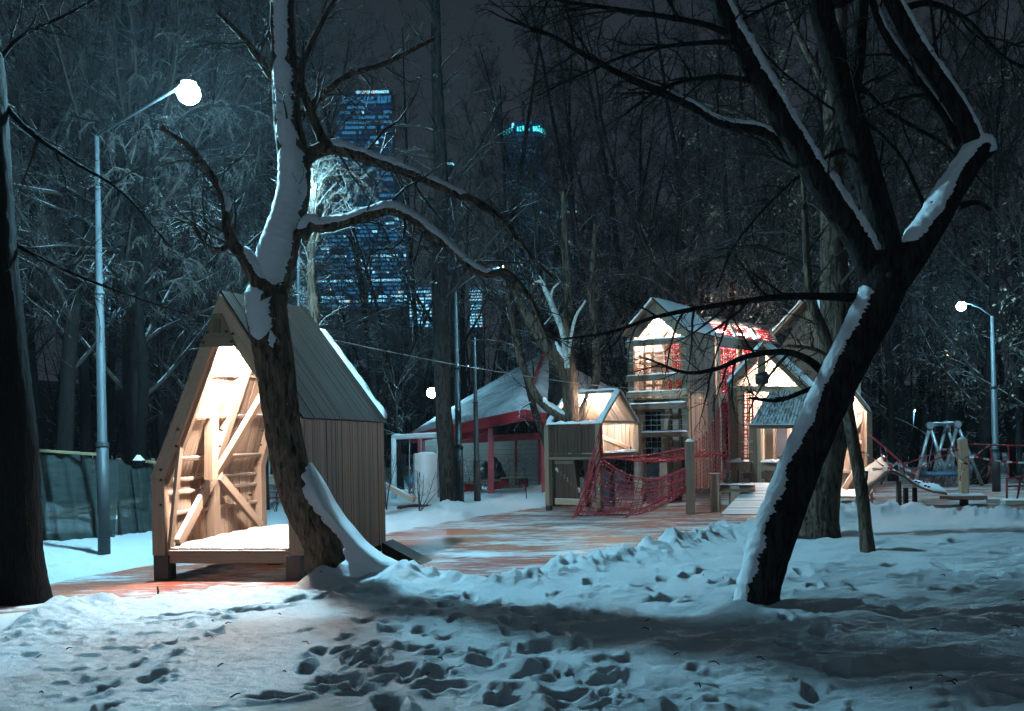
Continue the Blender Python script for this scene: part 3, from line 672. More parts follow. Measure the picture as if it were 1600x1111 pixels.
for z0, z1, ph in ZONES:
    zz = sorted([t_ for t_ in TREES if z0 <= t_[0] < z1], key=lambda q: q[0])
    look = {0: 'forked', 1: 'tall straight', 2: 'wide crowned', 3: 'slender drooping', 4: 'high crowned', 5: 'dry leafed', 6: 'low bushy'}
    for n_, (px, Yd, k, sc) in enumerate(zz):
        g = P(px, 700, Yd); g.z = gz(g.x, g.y)
        plant_tree(k, g, rgt.uniform(0, 6.28), sc*rgt.uniform(.92, 1.08), f'{look[k]} tree {ph}, {"leftmost there" if n_ == 0 else OR[n_] + " from left"}', 'trees of the dark wood behind the playground')
# undergrowth and the far edge of the wood
m = MB(); rg = np.random.default_rng(77)
for q in range(260):
    x = rg.uniform(-48, 48); y = rg.uniform(60, 72)
    p = wander(rg, np.array([x, y, 0.]), np.array([rg.normal(0, .1), 0, 1.]), rg.uniform(7, 15), 8, .07, .03); R = np.linspace(rg.uniform(.06, .17), .02, 9); m.tube(p, R, 5)
    for z in range(8):
        i_ = rg.integers(1, 8); m.tube(wander(rg, p[i_], np.array([rg.normal(0, 1), rg.normal(0, .3), rg.uniform(.2, 1.2)]), rg.uniform(1.5, 4), 5, .2, .05), np.linspace(.035, .012, 6), 3)
m.build('far_wood', M_['bark_forest'], smooth=True, kind='stuff', label='dark far edge of the bare wood')
m = MB()
for q in range(900):
    x = rg.uniform(-32, 36); y = rg.uniform(29, 48) if x > -7 else rg.uniform(18.5, 40)
    if abs(x) > y*.62+2: continue
    b0 = np.array([x, y, gz(x, y) if q % 6 == 0 else 0.05])
    for z in range(4): m.tube(wander(rg, b0, np.array([rg.normal(0, .5), rg.normal(0, .3), 1.]), rg.uniform(.5, 2.0), 5, .2, .0, .2), np.linspace(.010, .004, 6), 3)
m.build('undergrowth', M_['twig'], smooth=True, kind='stuff', label='thin bare shoots and bushes along the edge of the wood')

def bark_disp(seed, amp, ks=2.2, kl=3.0, lumps=0.03):
    def f(I, A, pts, R):
        s = np.concatenate([[0], np.cumsum(np.linalg.norm(np.diff(pts, axis=0), axis=1))])[:, None]+0*A
        ca, sa = np.cos(A), np.sin(A)
        w_ = .35*vn(ca*2+seed, sa*2, s*2.2); g = 1-np.abs(vn((ca+w_)*ks*3+seed, (sa-w_)*ks*3, s*kl))**.7*2.2; g2 = 1-np.abs(vn(ca*ks*6+seed, sa*ks*6, s*kl*2.6+9))**.7*2.2
        l = vn(ca*1.1+seed*3, sa*1.1, s*1.3)
        return R*(amp*(g*.65+g2*.4)+lumps*l*2)
    return f
def limb(mb, px, Yd, step, sides, seed, amp=.05, cap=False, kl=3.0):
    """px: list of (x, y, width in pixels[, extra depth])"""
    pts = []; rad = []
    for q in px:
        Yq = Yd+(q[3] if len(q) > 3 else 0); pts.append(P(q[0], q[1], Yq)); rad.append(q[2]/2/F*Yq)
    p, r = spline(pts, rad, step); mb.tube(p, r, sides, cap, 0, bark_disp(seed, amp, kl=kl) if amp else None)
    return p, r
class SnowSet:
    def __init__(s): s.k = []
    def add(s, *a): m = MB(); m.add(*a); s.k.append(m)
    def build(s, name, mat, parent, smooth=True):
        for m in s.k: m.build(name, mat, parent, smooth)
def limb_snow(mb, p, r, sdir, half=1.0, th=.03, seed=0, i0=0, i1=None, rag=.35, fall=.06):
    """snow lying along one side of a limb, with a ragged edge"""
    if isinstance(i0, float): i0 = int(i0*len(p)); i1 = int(i1*len(p))
    p = p[i0:i1]; r = r[i0:i1]
    n0 = len(p); s0 = np.concatenate([[0], np.cumsum(np.linalg.norm(np.diff(p, axis=0), axis=1))]); n = max(8, int(s0[-1]/.007))
    s = np.linspace(0, s0[-1], n); wob_ = .12*vn(s*3.1+seed, 0*s+2.)
    p = np.stack([np.interp(s, s0, p[:, k]) for k in range(3)], 1); r = np.interp(s, s0, r)
    T = np.gradient(p, axis=0); T /= np.linalg.norm(T, axis=1)[:, None]
    d = np.array(sdir, float)[None]+0*p; d -= T*(d*T).sum(1)[:, None]; d /= np.linalg.norm(d, axis=1)[:, None]; e = np.cross(T, d)
    k = 15; u = np.linspace(-1, 1, k)[None]
    end = np.clip(np.minimum(s, s[-1]-s)/fall, 0, 1)[:, None]**.6
    hl = half*(1+rag*.6*fbm(s*5+seed, 0*s+1, 0., 3))*end[:, 0]; hr = half*(1+rag*.6*fbm(s*5+seed+50, 0*s+1, 0., 3))*end[:, 0]
    jag = rag*(.10*vn(s*11+seed, 0*s+4.)+.20*vn(s*27+seed, 0*s+4.)+.26*vn(s*53+seed, 0*s+9.)+.20*vn(s*90+seed, 0*s+9.))
    A = np.where(u < 0, u*hl[:, None], u*hr[:, None])+np.sign(u)*np.abs(u)**7*(jag*half*1.3*end[:, 0])[:, None]*np.where(u < 0, 1, -.8)
    h = r[:, None]*1.0+th*np.clip(1-u*u, 0, 1)**.8*end*(.8+.6*vn(s[:, None]*7+seed, u*1.5, 2.)+.3*vn(s[:, None]*19+seed, u*4, 3.))+.05*r[:, None]*(1-u**4)+.006*vn(s[:, None]*24+seed, u*6, 5.)-.012*(np.abs(u) > .97)
    V = p[:, None]+h[..., None]*(np.cos(A)[..., None]*d[:, None]+np.sin(A)[..., None]*e[:, None])
    i = np.arange(n-1)[:, None]*k; j = np.arange(k-1)[None]
    mb.add(V, np.stack([i+j, i+k+j, i+k+j+1, i+j+1], -1).reshape(-1, 4))

# --- the big leaning dark tree on the right
Yb = 8.6; bt = GS(1180, 978); root = thing('leaning_tree', 'large dark tree leaning right in the foreground, snow along its left side, several limbs', 'tree', bt)
tm = MB(); sm = SnowSet(); tw = MB(); rg = np.random.default_rng(3)
p, r = limb(tm, [(1180, 1005, 100), (1181, 975, 76), (1184, 930, 67), (1196, 880, 68), (1212, 830, 68), (1256, 715, 62), (1297, 620, 61), (1343, 530, 62), (1372, 470, 66), (1385, 425, 74), (1388, 395, 50)], Yb, .03, 56, 1, .045)
limb_snow(sm, p, r, (-.80, -.35, .55), .58, .010, 2, .05, .90, .75, .03)
sA, rA = limb(tm, [(1382, 470, 45.6), (1362, 425, 44.1), (1340, 375, 42.6), (1300, 315, 41.0), (1248, 232, 38.0), (1198, 145, 33.4), (1150, 58, 30.4), (1108, -25, 27.4), (1085, -70, 22.8)], Yb+.02, .035, 36, 4, .035)
limb_snow(sm, sA, rA, (.85, -.35, .55), .72, .03, 5, 12, None, .6)
sB, rB = limb(tm, [(1395, 450, 53.2), (1384, 380, 47.1), (1368, 320, 44.1), (1345, 235, 41.0), (1318, 140, 38.0), (1292, 50, 36.5), (1272, -30, 33.4), (1262, -80, 30.4)], Yb+.25, .035, 36, 7, .03)
sB2, rB2 = limb(tm, [(1332, 150, 22.8, .25), (1340, 90, 22.8, .3), (1345, 30, 21.3, .35), (1352, -40, 18.2, .4)], Yb+.3, .06, 16, 8, .03)
sC, rC = limb(tm, [(1392, 445, 50.2), (1425, 398, 48.6), (1458, 348, 45.6), (1486, 300, 41.0), (1512, 258, 39.5), (1536, 232, 33.4), (1551, 238, 25.8)], Yb-.1, .03, 36, 9, .035, True)
limb_snow(sm, sC, rC, (-.75, -.42, .55), .95, .03, 9, 12, None, .45)
sD, rD = limb(tm, [(1528, 250, 30.4), (1512, 200, 28.9), (1484, 150, 27.4), (1436, 78, 25.8), (1398, 10, 24.3), (1375, -45, 21.3), (1360, -90, 19.8)], Yb-.1, .04, 26, 10, .03)
limb_snow(sm, sD, rD, (.85, -.3, .5), .75, .02, 11, 2, None, .5)
sE, rE = limb(tm, [(1500, 225, 18.2), (1468, 175, 18.2), (1432, 125, 16.7), (1400, 80, 13.7), (1375, 35, 12.2), (1356, -20, 10.6)], Yb+.1, .05, 16, 11, .03)
limb_snow(sm, sE, rE, (.6, -.35, .75), .9, .015, 13, 2, -4, .6)
s_, r_ = limb(tm, [(1500, 322, 12.6), (1525, 316, 8.1), (1548, 328, 6.3)], Yb, .04, 10, 12, .03, True)
sF, rF = limb(tm, [(1262, 268, 22.8), (1228, 232, 19.8), (1190, 205, 18.2), (1130, 194, 15.2), (1069, 160, 13.7), (1000, 130, 11.4), (930, 96, 8.4), (860, 55, 6.1), (790, 30, 3.8)], Yb+.1, .05, 16, 13, .03)
limb_snow(sm, sF, rF, (.1, -.35, 1), .9, .014, 14, .0, .5, .6)
G1, g1r = limb(tm, [(1345, 466, 15.3), (1290, 463, 11.7), (1220, 464, 10.8), (1150, 473, 9.0), (1080, 484, 8.1), (1020, 497, 6.3), (950, 520, 4.5), (880, 530, 3.6)], Yb, .05, 10, 15, .03)
G2, g2r = limb(tm, [(1290, 585, 14.4, .2), (1262, 562, 11.7), (1225, 550, 9.9), (1170, 556, 9.0), (1120, 576, 7.2), (1070, 582, 5.4), (1010, 560, 3.6)], Yb+.2, .05, 10, 16, .03)
G3, g3r = limb(tm, [(1290, 600, 10.8, .2), (1255, 612, 8.1), (1215, 626, 6.3), (1170, 622, 3.6)], Yb+.2, .05, 8, 17, .03)
G4, g4r = limb(tm, [(1150, 60, 14.4), (1100, 38, 9.9), (1000, 20, 8.1), (900, 5, 5.4), (820, -10, 3.6)], Yb, .05, 8, 18, .03)
G5, g5r = limb(tm, [(1170, 70, 10.8), (1110, 66, 8.1), (1000, 80, 5.4), (900, 120, 3.6), (840, 150, 2.7)], Yb, .05, 8, 19, .03)
G6, g6r = limb(tm, [(1195, 130, 10.8), (1120, 120, 8.1), (1040, 135, 5.4), (980, 175, 3.6)], Yb, .05, 8, 20, .03)
G7, g7r = limb(tm, [(1330, 120, 10.8, .2), (1380, 170, 8.1), (1440, 205, 6.3), (1480, 230, 4.5), (1550, 300, 2.7)], Yb+.4, .05, 8, 21, .03)
G8, g8r = limb(tm, [(1456, 355, 8.1), (1430, 290, 7.2), (1400, 235, 6.3), (1350, 190, 5.4), (1300, 170, 4.5), (1200, 90, 3.6), (1150, 0, 2.7)], Yb+.3, .05, 8, 22, .03)
G9, g9r = limb(tm, [(1345, 235, 8.1), (1300, 240, 6.3), (1220, 300, 4.5), (1150, 380, 3.6), (1120, 450, 2.7)], Yb+.3, .05, 8, 23, .03)
K0, k0r = limb(tm, [(1395, 20, 12.6), (1450, 5, 9.9), (1510, 30, 7.2), (1570, 90, 5.4), (1640, 120, 3.6)], Yb+.3, .05, 8, 24, .03)
K1, k1r = limb(tm, [(1345, -10, 10.8), (1300, 10, 8.1), (1240, -5, 6.3), (1160, 30, 4.5)], Yb+.3, .05, 8, 24, .03)
tm.build('trunk', M_['bark_dark'], root, True)
for (q, Q, n_, L_, lev) in [(G1, g1r, 16, .9, 1), (G2, g2r, 15, .75, 1), (G3, g3r, 8, .45, 1), (sF, rF, 16, 1.1, 1), (G4, g4r, 14, 1.1, 1), (G5, g5r, 12, .9, 1), (G6, g6r, 12, .9, 1), (G7, g7r, 10, .8, 1), (G8, g8r, 12, .7, 1), (G9, g9r, 11, .8, 1), (sA, rA, 10, 1.0, 1), (sB, rB, 10, 1.1, 1), (sD, rD, 9, 1.1, 1), (sE, rE, 8, .9, 1), (K0, k0r, 14, 1.0, 1), (K1, k1r, 10, .9, 1)]:
    sub_branches(tw, rg, q, Q, n_, L_, lev, .25, (.5, 1.2), -.01, .10, .0026, (5, 5, 4), (0, 0, -.5) if q is G1 or q is G2 else None, wob=.17)
tw.build('crown', M_['twig_dark'], root, True); sm.build('snow', M_['snow'], root, True)

# --- dark trunk at the left edge
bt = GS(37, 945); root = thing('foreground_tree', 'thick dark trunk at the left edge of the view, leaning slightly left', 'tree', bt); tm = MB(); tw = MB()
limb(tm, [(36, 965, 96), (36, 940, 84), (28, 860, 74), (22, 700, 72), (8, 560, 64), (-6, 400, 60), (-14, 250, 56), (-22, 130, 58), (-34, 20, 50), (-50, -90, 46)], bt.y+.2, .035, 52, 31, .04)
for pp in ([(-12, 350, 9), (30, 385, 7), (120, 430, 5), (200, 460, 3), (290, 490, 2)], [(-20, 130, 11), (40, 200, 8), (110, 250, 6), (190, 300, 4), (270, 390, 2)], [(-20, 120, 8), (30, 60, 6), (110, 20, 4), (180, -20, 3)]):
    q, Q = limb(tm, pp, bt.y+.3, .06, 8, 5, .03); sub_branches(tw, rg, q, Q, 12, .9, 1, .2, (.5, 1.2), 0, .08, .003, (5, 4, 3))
tm.build('trunk', M_['bark_unlit'], root, True); tw.build('crown', M_['twig_dark'], root, True)

# --- snow-plastered tree in front of the tall playhouse
Yt = 11.35; bt = Vector(P(521, 893, Yt)); bt.z = .05
root = thing('snowy_tree', 'old furrowed tree curving up before the tall playhouse, fork and root plastered with snow', 'tree', bt); tm = MB(); sm = SnowSet(); tw = MB(); rg = np.random.default_rng(8)
p, r = limb(tm, [(528, 915, 54), (519, 885, 52), (502, 845, 55), (472, 785, 57), (451, 715, 53), (439, 640, 54), (429, 560, 58), (418, 500, 60), (416, 462, 64), (422, 438, 46)], Yt, .028, 60, 41, .10, kl=2.2)
for a, b_, sd_ in ((104, 112, (.2, -1, .2)), (118, 125, (-.1, -1, .2)), (78, 83, (.6, -1, .1))): limb_snow(sm, p, r, sd_, .22, .004, a, a, b_, 1.6, .1)
# snow drift sweeping from the trunk to the ground
def curve(pts, n): q, _ = spline([Vector((x, y, 0)) for x, y in pts], [1]*len(pts), 1.5); idx = np.linspace(0, len(q)-1, n).astype(int); return q[idx]
n1, n2 = 90, 30
cl_ = curve([(484, 722), (473, 748), (478, 778), (498, 806), (524, 838), (536, 866), (528, 890), (505, 915)], n1); cr2 = curve([(487, 722), (510, 756), (534, 798), (567, 838), (604, 868), (652, 889), (722, 908)], n1)
V = []
for a in range(n1):
    f = a/(n1-1)
    for b_ in range(n2):
        g = b_/(n2-1); jg = 4*float(vn(f*17, 3.1, 1.))+3*float(vn(f*41, 8.1, 1.))
        px = cl_[a][0]+jg*(1-g)**9+(cr2[a][0]-cl_[a][0])*g; py = cl_[a][1]*(1-g)+cr2[a][1]*g
        w_ = (cr2[a][0]-cl_[a][0])/F*Yt; Yq = Yt-.27*(1-g)-(.30+.25*f)*math.sin(math.pi*min(1, g*.9+.05))*min(1, w_/.35)-.05*g+.12*f*g
        q = P(px, py, Yq)
        V.append((q.x, q.y, max(q.z+.012*float(vn(q.x*6, q.z*6, 1.)), gz(q.x, q.y)-.03)))
ii = np.arange(n1-1)[:, None]*n2; jj = np.arange(n2-1)[None]
sm.add(V, np.stack([ii+jj, ii+jj+1, ii+n2+jj+1, ii+n2+jj], -1).reshape(-1, 4))
sM, rM = limb(tm, [(416, 470, 60), (432, 400, 62), (447, 345, 52), (459, 290, 48), (458, 245, 46), (450, 190, 42), (446, 120, 40), (442, 40, 38), (438, -40, 34), (436, -90, 30)], Yt+.05, .03, 44, 43, .07)
limb_snow(sm, sM, rM, (-.12, -1, .25), 1.25, .012, 31, .0, .44, .5, .12); limb_snow(sm, sM, rM, (-.2, -1, .2), .8, .010, 33, .40, .68, .8, .15); limb_snow(sm, sM, rM, (-.1, -1, .2), .7, .010, 34, .66, .98, .8, .15); limb_snow(sm, p, r, (-.5, -1, .3), .85, .014, 35, .80, .985, .6, .12)
sR, rR = limb(tm, [(470, 372, 26), (484, 350, 22), (500, 354, 20), (530, 348, 20), (570, 337, 19), (610, 327, 18), (648, 343, 17), (690, 376, 16), (728, 410, 15), (760, 428, 13), (792, 427, 11), (830, 470, 8), (860, 540, 5)], Yt-.1, .035, 20, 44, .05)
limb_snow(sm, sR, rR, (.1, -.45, 1), 1.15, .022, 35, 2, 78, .4)
sU, rU = limb(tm, [(462, 268, 24), (482, 245, 22), (505, 232, 24), (530, 232, 22), (575, 247, 20), (620, 262, 18), (665, 280, 16), (715, 303, 14), (755, 322, 12), (790, 350, 9), (830, 400, 6), (870, 440, 4)], Yt+.1, .035, 20, 45, .05)
limb_snow(sm, sU, rU, (.1, -.35, 1), 1.1, .02, 37, 16, 66, .5)
sV, rV = limb(tm, [(512, 240, 18), (496, 200, 15), (480, 160, 13), (470, 110, 10), (500, 40, 8), (540, -30, 6)], Yt+.1, .05, 14, 46, .05)
sL, rL = limb(tm, [(420, 470, 46), (404, 435, 32), (382, 400, 24), (365, 382, 20), (355, 350, 16), (350, 310, 13), (322, 262, 11), (290, 225, 9), (250, 200, 6)], Yt-.1, .035, 18, 47, .06)
limb_snow(sm, sL, rL, (.3, -.4, 1), 1.0, .015, 39, 6, 20, .4); limb_snow(sm, sL, rL, (.3, -.4, 1), .9, .015, 42, 34, 46, .4)
sL2, rL2 = limb(tm, [(362, 375, 12), (345, 390, 9), (320, 380, 8), (300, 350, 6), (270, 345, 4)], Yt-.1, .05, 10, 48, .03)
sK, rK = limb(tm, [(455, 200, 16), (480, 170, 13), (540, 120, 10), (600, 100, 8), (680, 60, 5)], Yt+.2, .05, 10, 49, .03)
sJ, rJ = limb(tm, [(445, 150, 16), (410, 100, 12), (380, 60, 9), (340, 20, 6)], Yt+.2, .05, 10, 50, .03)
tm.build('trunk', M_['bark'], root, True)
for (q, Q, n_, L_, lev, bi) in [(sR, rR, 22, 1.0, 1, (0, 0, -.8)), (sU, rU, 22, 1.0, 1, None), (sV, rV, 12, .9, 1, None), (sL, rL, 26, 1.0, 1, (-.4, 0, 0)), (sL2, rL2, 12, .8, 1, (0, 0, -.8)), (sK, rK, 13, .9, 1, None), (sJ, rJ, 13, .9, 1, None), (sM, rM, 16, 1.0, 1, None)]:
    sub_branches(tw, rg, q, Q, n_, L_, lev, .15, (.5, 1.25), .0, .14, .0028, (5, 4, 3), bi, wob=.2)
tw.build('crown', M_['twig'], root, True); sm.build('snow', M_['snow'], root, True)

# --- other single trees close to the playground
def solo(name, label, base, limbs, Yd, barkm, twm, snows=(), tws=(), sides=18, seed=1, amp=.05, sag=.06, wob=.18):
    root = thing(name, label, 'tree', base); tm = MB(); sm = SnowSet(); tw = MB(); rg = np.random.default_rng(seed); out_ = []
    for k, L_ in enumerate(limbs): out_.append(limb(tm, L_, Yd, .07, sides if k == 0 else 10, seed+k, amp))
    for k, sd_, ha, th, a, b_ in snows: limb_snow(sm, *out_[k], sd_, ha, th, seed+k+a, a, b_, .6)
    for k, n_, L_, t0 in tws: sub_branches(tw, rg, *out_[k], n_, L_, 1, t0, (.5, 1.2), .02, sag, .004, (5, 4, 3), wob=wob)
    tm.build('trunk', M_[barkm], root, True)
    if tws: tw.build('crown', M_[twm], root, True)
    if snows: sm.build('snow', M_['snow'], root, True)
    return root
b = GS(1275, 832)
solo('bare_tree', 'grey ridged trunk standing right behind the big leaning tree', b, [[(1272, 840, 84), (1278, 800, 66), (1290, 700, 60), (1306, 600, 56), (1305, 500, 46), (1302, 380, 40), (1300, 260, 34), (1306, 120, 30), (1312, -20, 24)], [(1304, 330, 18), (1240, 250, 12), (1180, 190, 8), (1100, 160, 4)], [(1302, 240, 16), (1380, 180, 11), (1450, 150, 8), (1520, 140, 4)], [(1304, 160, 14), (1250, 60, 9), (1220, -20, 5)]], b.y, 'bark', 'twig_dark', (), [(0, 26, 2.4, .45), (1, 12, 1.6, .2), (2, 12, 1.6, .2), (3, 10, 1.4, .2)], 40, 61)
b = GS(1355, 862)
solo('thin_tree', 'thin dark crooked trunk with a cut stub, in front of the lit right playhouse', b, [[(1357, 868, 24), (1352, 820, 20), (1345, 760, 20), (1333, 690, 19), (1322, 630, 18), (1308, 580, 18), (1288, 525, 18), (1268, 470, 15), (1260, 400, 11), (1256, 300, 8), (1250, 200, 5)], [(1343, 765, 14), (1348, 748, 15), (1349, 736, 15)], [(1300, 560, 7), (1270, 545, 6), (1230, 540, 4)]], b.y, 'bark', 'twig_dark', [(1, (0, -.2, 1), 1.0, .01, 0, None)], [(0, 24, 1.0, .5), (2, 7, .7, .2)], 24, 66)
b = GS(700, 790)
solo('bare_tree', 'dark straight trunk with snow patches beside the grey lamp posts and blue-white box', b, [[(702, 796, 34), (701, 770, 28), (697, 700, 27), (692, 620, 26), (690, 520, 27), (688, 420, 26), (690, 300, 22), (684, 150, 18), (680, 0, 14)], [(690, 400, 10), (640, 330, 7), (600, 240, 4)], [(689, 320, 10), (740, 240, 7), (790, 150, 4)]], b.y, 'bark_dark', 'twig', [], [(0, 30, 3.2, .4), (1, 10, 1.8, .2), (2, 10, 1.8, .2)], 20, 70)
HB = P(893, 662, 22.5)
solo('many_stemmed_tree', 'many-stemmed tree growing up through the small playhouse with the roof light', Vector((HB.x, 22.5, .0)),
     [[(893, 790, 26), (893, 700, 26), (893, 655, 25), (890, 600, 24), (888, 560, 22), (888, 480, 16), (884, 400, 12), (880, 300, 7)],
      [(896, 660, 16), (908, 650, 16), (920, 620, 14), (932, 590, 13), (930, 520, 11), (925, 450, 9), (930, 350, 6)],
      [(893, 655, 16), (875, 650, 15), (850, 632, 14), (836, 615, 13), (825, 590, 11), (812, 560, 10), (800, 500, 8), (790, 440, 6)],
      [(885, 590, 22), (878, 570, 26), (860, 545, 26), (838, 515, 20), (812, 470, 14), (795, 430, 9), (780, 380, 6)],
      ],
     22.95, 'bark', 'twig', [(2, (0, -.2, 1), .8, .035, 2, 14), (3, (.5, -.3, .8), .6, .03, 3, 14)], [(0, 16, 1.6, .35), (1, 14, 1.4, .4), (2, 12, 1.3, .4), (3, 16, 1.5, .3)], 20, 80)
solo('dead_branch', 'dead branch coloured lamp-lit white above the small playhouse roof, with forked tip', P(884, 560, 22.2),
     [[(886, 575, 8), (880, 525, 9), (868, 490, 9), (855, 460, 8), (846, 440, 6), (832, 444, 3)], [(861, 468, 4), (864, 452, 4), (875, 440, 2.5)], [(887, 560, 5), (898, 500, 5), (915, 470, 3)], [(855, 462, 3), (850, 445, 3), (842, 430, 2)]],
     22.2, 'bark_lit', 'twig_pale', (), [(0, 7, .5, .4)], 12, 130)
b = GS(858, 740)
solo('dark_stemmed_tree', 'pair of dark stems crossing the shelter front, left of the small playhouse', b, [[(868, 790, 28), (866, 700, 26), (868, 640, 26), (870, 590, 27), (866, 540, 20), (850, 480, 15), (840, 380, 10), (830, 250, 6)], [(868, 760, 14), (856, 700, 12), (838, 650, 11), (825, 600, 10), (812, 540, 9), (800, 470, 7), (770, 380, 5)]], 24.0, 'bark_dark', 'twig', [(1, (.5, -.5, .6), .8, .025, 12, 18)], [(0, 20, 2.2, .4), (1, 14, 1.8, .3)], 16, 90)

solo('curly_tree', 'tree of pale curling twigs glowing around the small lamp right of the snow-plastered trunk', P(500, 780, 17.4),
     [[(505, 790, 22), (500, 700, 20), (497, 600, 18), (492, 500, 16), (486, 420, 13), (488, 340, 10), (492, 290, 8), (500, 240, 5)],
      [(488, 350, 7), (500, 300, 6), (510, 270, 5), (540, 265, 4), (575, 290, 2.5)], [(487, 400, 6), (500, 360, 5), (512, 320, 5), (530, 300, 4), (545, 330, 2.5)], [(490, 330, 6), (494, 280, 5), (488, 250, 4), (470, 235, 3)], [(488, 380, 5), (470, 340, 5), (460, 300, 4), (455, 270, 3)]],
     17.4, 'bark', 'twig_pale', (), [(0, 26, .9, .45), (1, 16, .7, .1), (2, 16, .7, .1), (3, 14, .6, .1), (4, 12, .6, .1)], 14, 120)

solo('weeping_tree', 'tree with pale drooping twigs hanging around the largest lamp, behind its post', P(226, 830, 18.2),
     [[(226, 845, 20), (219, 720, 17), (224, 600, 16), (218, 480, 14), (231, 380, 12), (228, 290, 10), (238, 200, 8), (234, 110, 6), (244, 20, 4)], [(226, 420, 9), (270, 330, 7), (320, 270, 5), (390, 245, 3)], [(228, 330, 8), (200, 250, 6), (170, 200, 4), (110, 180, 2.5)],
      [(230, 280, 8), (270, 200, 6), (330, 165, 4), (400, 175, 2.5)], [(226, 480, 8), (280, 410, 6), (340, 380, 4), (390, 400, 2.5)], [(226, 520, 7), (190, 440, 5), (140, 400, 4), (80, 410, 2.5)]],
     18.2, 'bark_unlit', 'twig_weep', (), [(0, 16, 1.1, .45), (1, 18, .95, .1), (2, 16, .95, .1), (3, 18, .95, .1), (4, 18, .9, .1), (5, 14, .8, .1)], 14, 140, sag=.75, wob=.12)

m = MB(); rg = np.random.default_rng(31)
for q in range(38):
    g = G(rg.uniform(-40, 1640), rg.uniform(900, 1110), .12); L_ = rg.uniform(.02, .09); z0 = gz(g.x, g.y)+.012; an = rg.uniform(0, 3.1)
    m.tube([(g.x, g.y, z0), (g.x+L_*.5*math.cos(an), g.y+L_*.5*math.sin(an), z0+.012), (g.x+L_*math.cos(an+.3), g.y+L_*math.sin(an+.3), z0+.004)], [.0045, .004, .003], 4)
m.build('fallen_twigs', M_['twig_dark'], kind='stuff', label='small fallen twigs and bark bits scattered on the foreground snow')

# ------------------------------------------------------------------ shared builders for the far playground
def V3(*a): return Vector(a)
def rod(mb, a, b, r, n=6, sag=0, seg=1, mi=0):
    a, b = Vector(a), Vector(b); pts = [lerp(a, b, i/seg)-Vector((0, 0, sag*4*(i/seg)*(1-i/seg))) for i in range(seg+1)]
    mb.tube([tuple(q) for q in pts], [r]*(seg+1), n, True, mi)
def one(name, parent, mat, a, b, r, n=8, **kw):
    m = MB(); rod(m, a, b, r, n); return m.build(name, M_[mat], parent, True, **kw)
def net(name, TL, TR, BR, BL, nu, nv, sag, parent, r=.011, bulge=(0, 0, 0), diag=False, jit=.25):
    """rope netting hung over four corners; sag(u, v) lowers it"""
    TL, TR, BR, BL = [np.array(q) for q in (TL, TR, BR, BL)]; bg_ = np.array(bulge); rg = np.random.default_rng(nu*7+nv)
    def S_(u, v):
        return (TL*(1-u)+TR*u)*(1-v)+(BL*(1-u)+BR*u)*v + np.array([0, 0, -1])*sag(u, v)+bg_*4*v*(1-v)
    m = MB(); k = 15
    if diag:
        for c in np.linspace(-1, 1, nu+nv)[1:-1]:
            for sg in (1, -1):
                pts = []
                for s_ in np.linspace(0, 1, k*2):
                    u = s_; v = (c+s_ if sg > 0 else c+1-s_)
                    if 0 <= v <= 1: pts.append(S_(u, v))
                if len(pts) > 2: m.tube(pts, r, 4)
    else:
        for i in range(nu+1):
            u = (i+rg.uniform(-jit, jit)*(0 < i < nu))/nu; m.tube([S_(u, v) for v in np.linspace(0, 1, k)], r*(1.7 if i in (0, nu) else 1), 4)
        for i in range(nv+1):
            v = (i+rg.uniform(-jit, jit)*(0 < i < nv))/nv; m.tube([S_(u, v) for u in np.linspace(0, 1, k*2)], r*(1.7 if i in (0, nv) else 1), 4)
    o = m.build(name, M_['red_rope'], parent, True, kind='stuff')
    s_ = MB()
    for q in range(int(nu*nv*.22)):
        c = S_(rg.integers(0, nu+1)/nu, rg.integers(0, nv+1)/nv)+np.array([0, -.01, .014]); sphere(s_, c, rg.uniform(.008, .019), 6, 4, .7)
    s_.build('snow', M_['snow'], parent, True, kind='stuff')
    return o
def cap(c, w, parent, seed=0): snowcap(Vector(c)-Vector((w/2, 0, 0)), Vector(c)+Vector((w/2, 0, 0)), w, .09, parent, seed)

# ------------------------------------------------------------------ small playhouse the tree grows through
HB_Y = (21.8, 22.9, 22.7)
C = P(938, 800, 21.8); C.z = 0; Lc = P(858, 800, 22.85); Lc.z = 0; Rc = P(999, 800, 22.75); Rc.z = 0; dv = Lc-C; BR_ = Rc+dv
z_e = P(936, 662, 21.8).z; z_b = P(938, 714, 21.8).z; zp = P(972, 612, 22.3).z
h2 = thing('small_playhouse', 'small raised wooden playhouse with half-open roof and white light tube, tree growing through it', 'playhouse', C)
up = lambda v, z: Vector((v.x, v.y, z))
green, pale = M_['wood_green'], M_['pine_pale']
brown = M_['wood_brown']
planks('plank', up(Lc, z_b), up(C, z_b), up(C, z_e), up(Lc, z_e), 15, .03, brown, h2, .014, 11, .008)
planks('plank', up(Rc, z_b), up(BR_, z_b), up(BR_, z_e), up(Rc, z_e), 14, .03, pine, h2, .01, 12)
planks('plank', up(BR_, z_b), up(Lc, z_b), up(Lc, z_e), up(BR_, z_e), 13, .03, pine, h2, .01, 13)
mid = (C+Rc)/2; pk = up(mid, zp); pkb = pk+dv
planks('roof_board', up(Rc, z_e), up(BR_, z_e), pkb, pk, 14, .03, pine, h2, .008, 14)
planks('plank', up(BR_, z_e), up((Lc+BR_)/2, z_e), pkb-V3(0, 0, .02), pkb-V3(0, 0, .02)+(BR_-Lc)*.01, 6, .03, pine, h2, .01, 15)
for a, b_ in ((up(C, z_e-.03), pk), (up(Rc, z_e-.03), pk), (up(Lc, z_e-.03), pkb)): beam('rafter', a, b_, .10, .06, pale, h2)
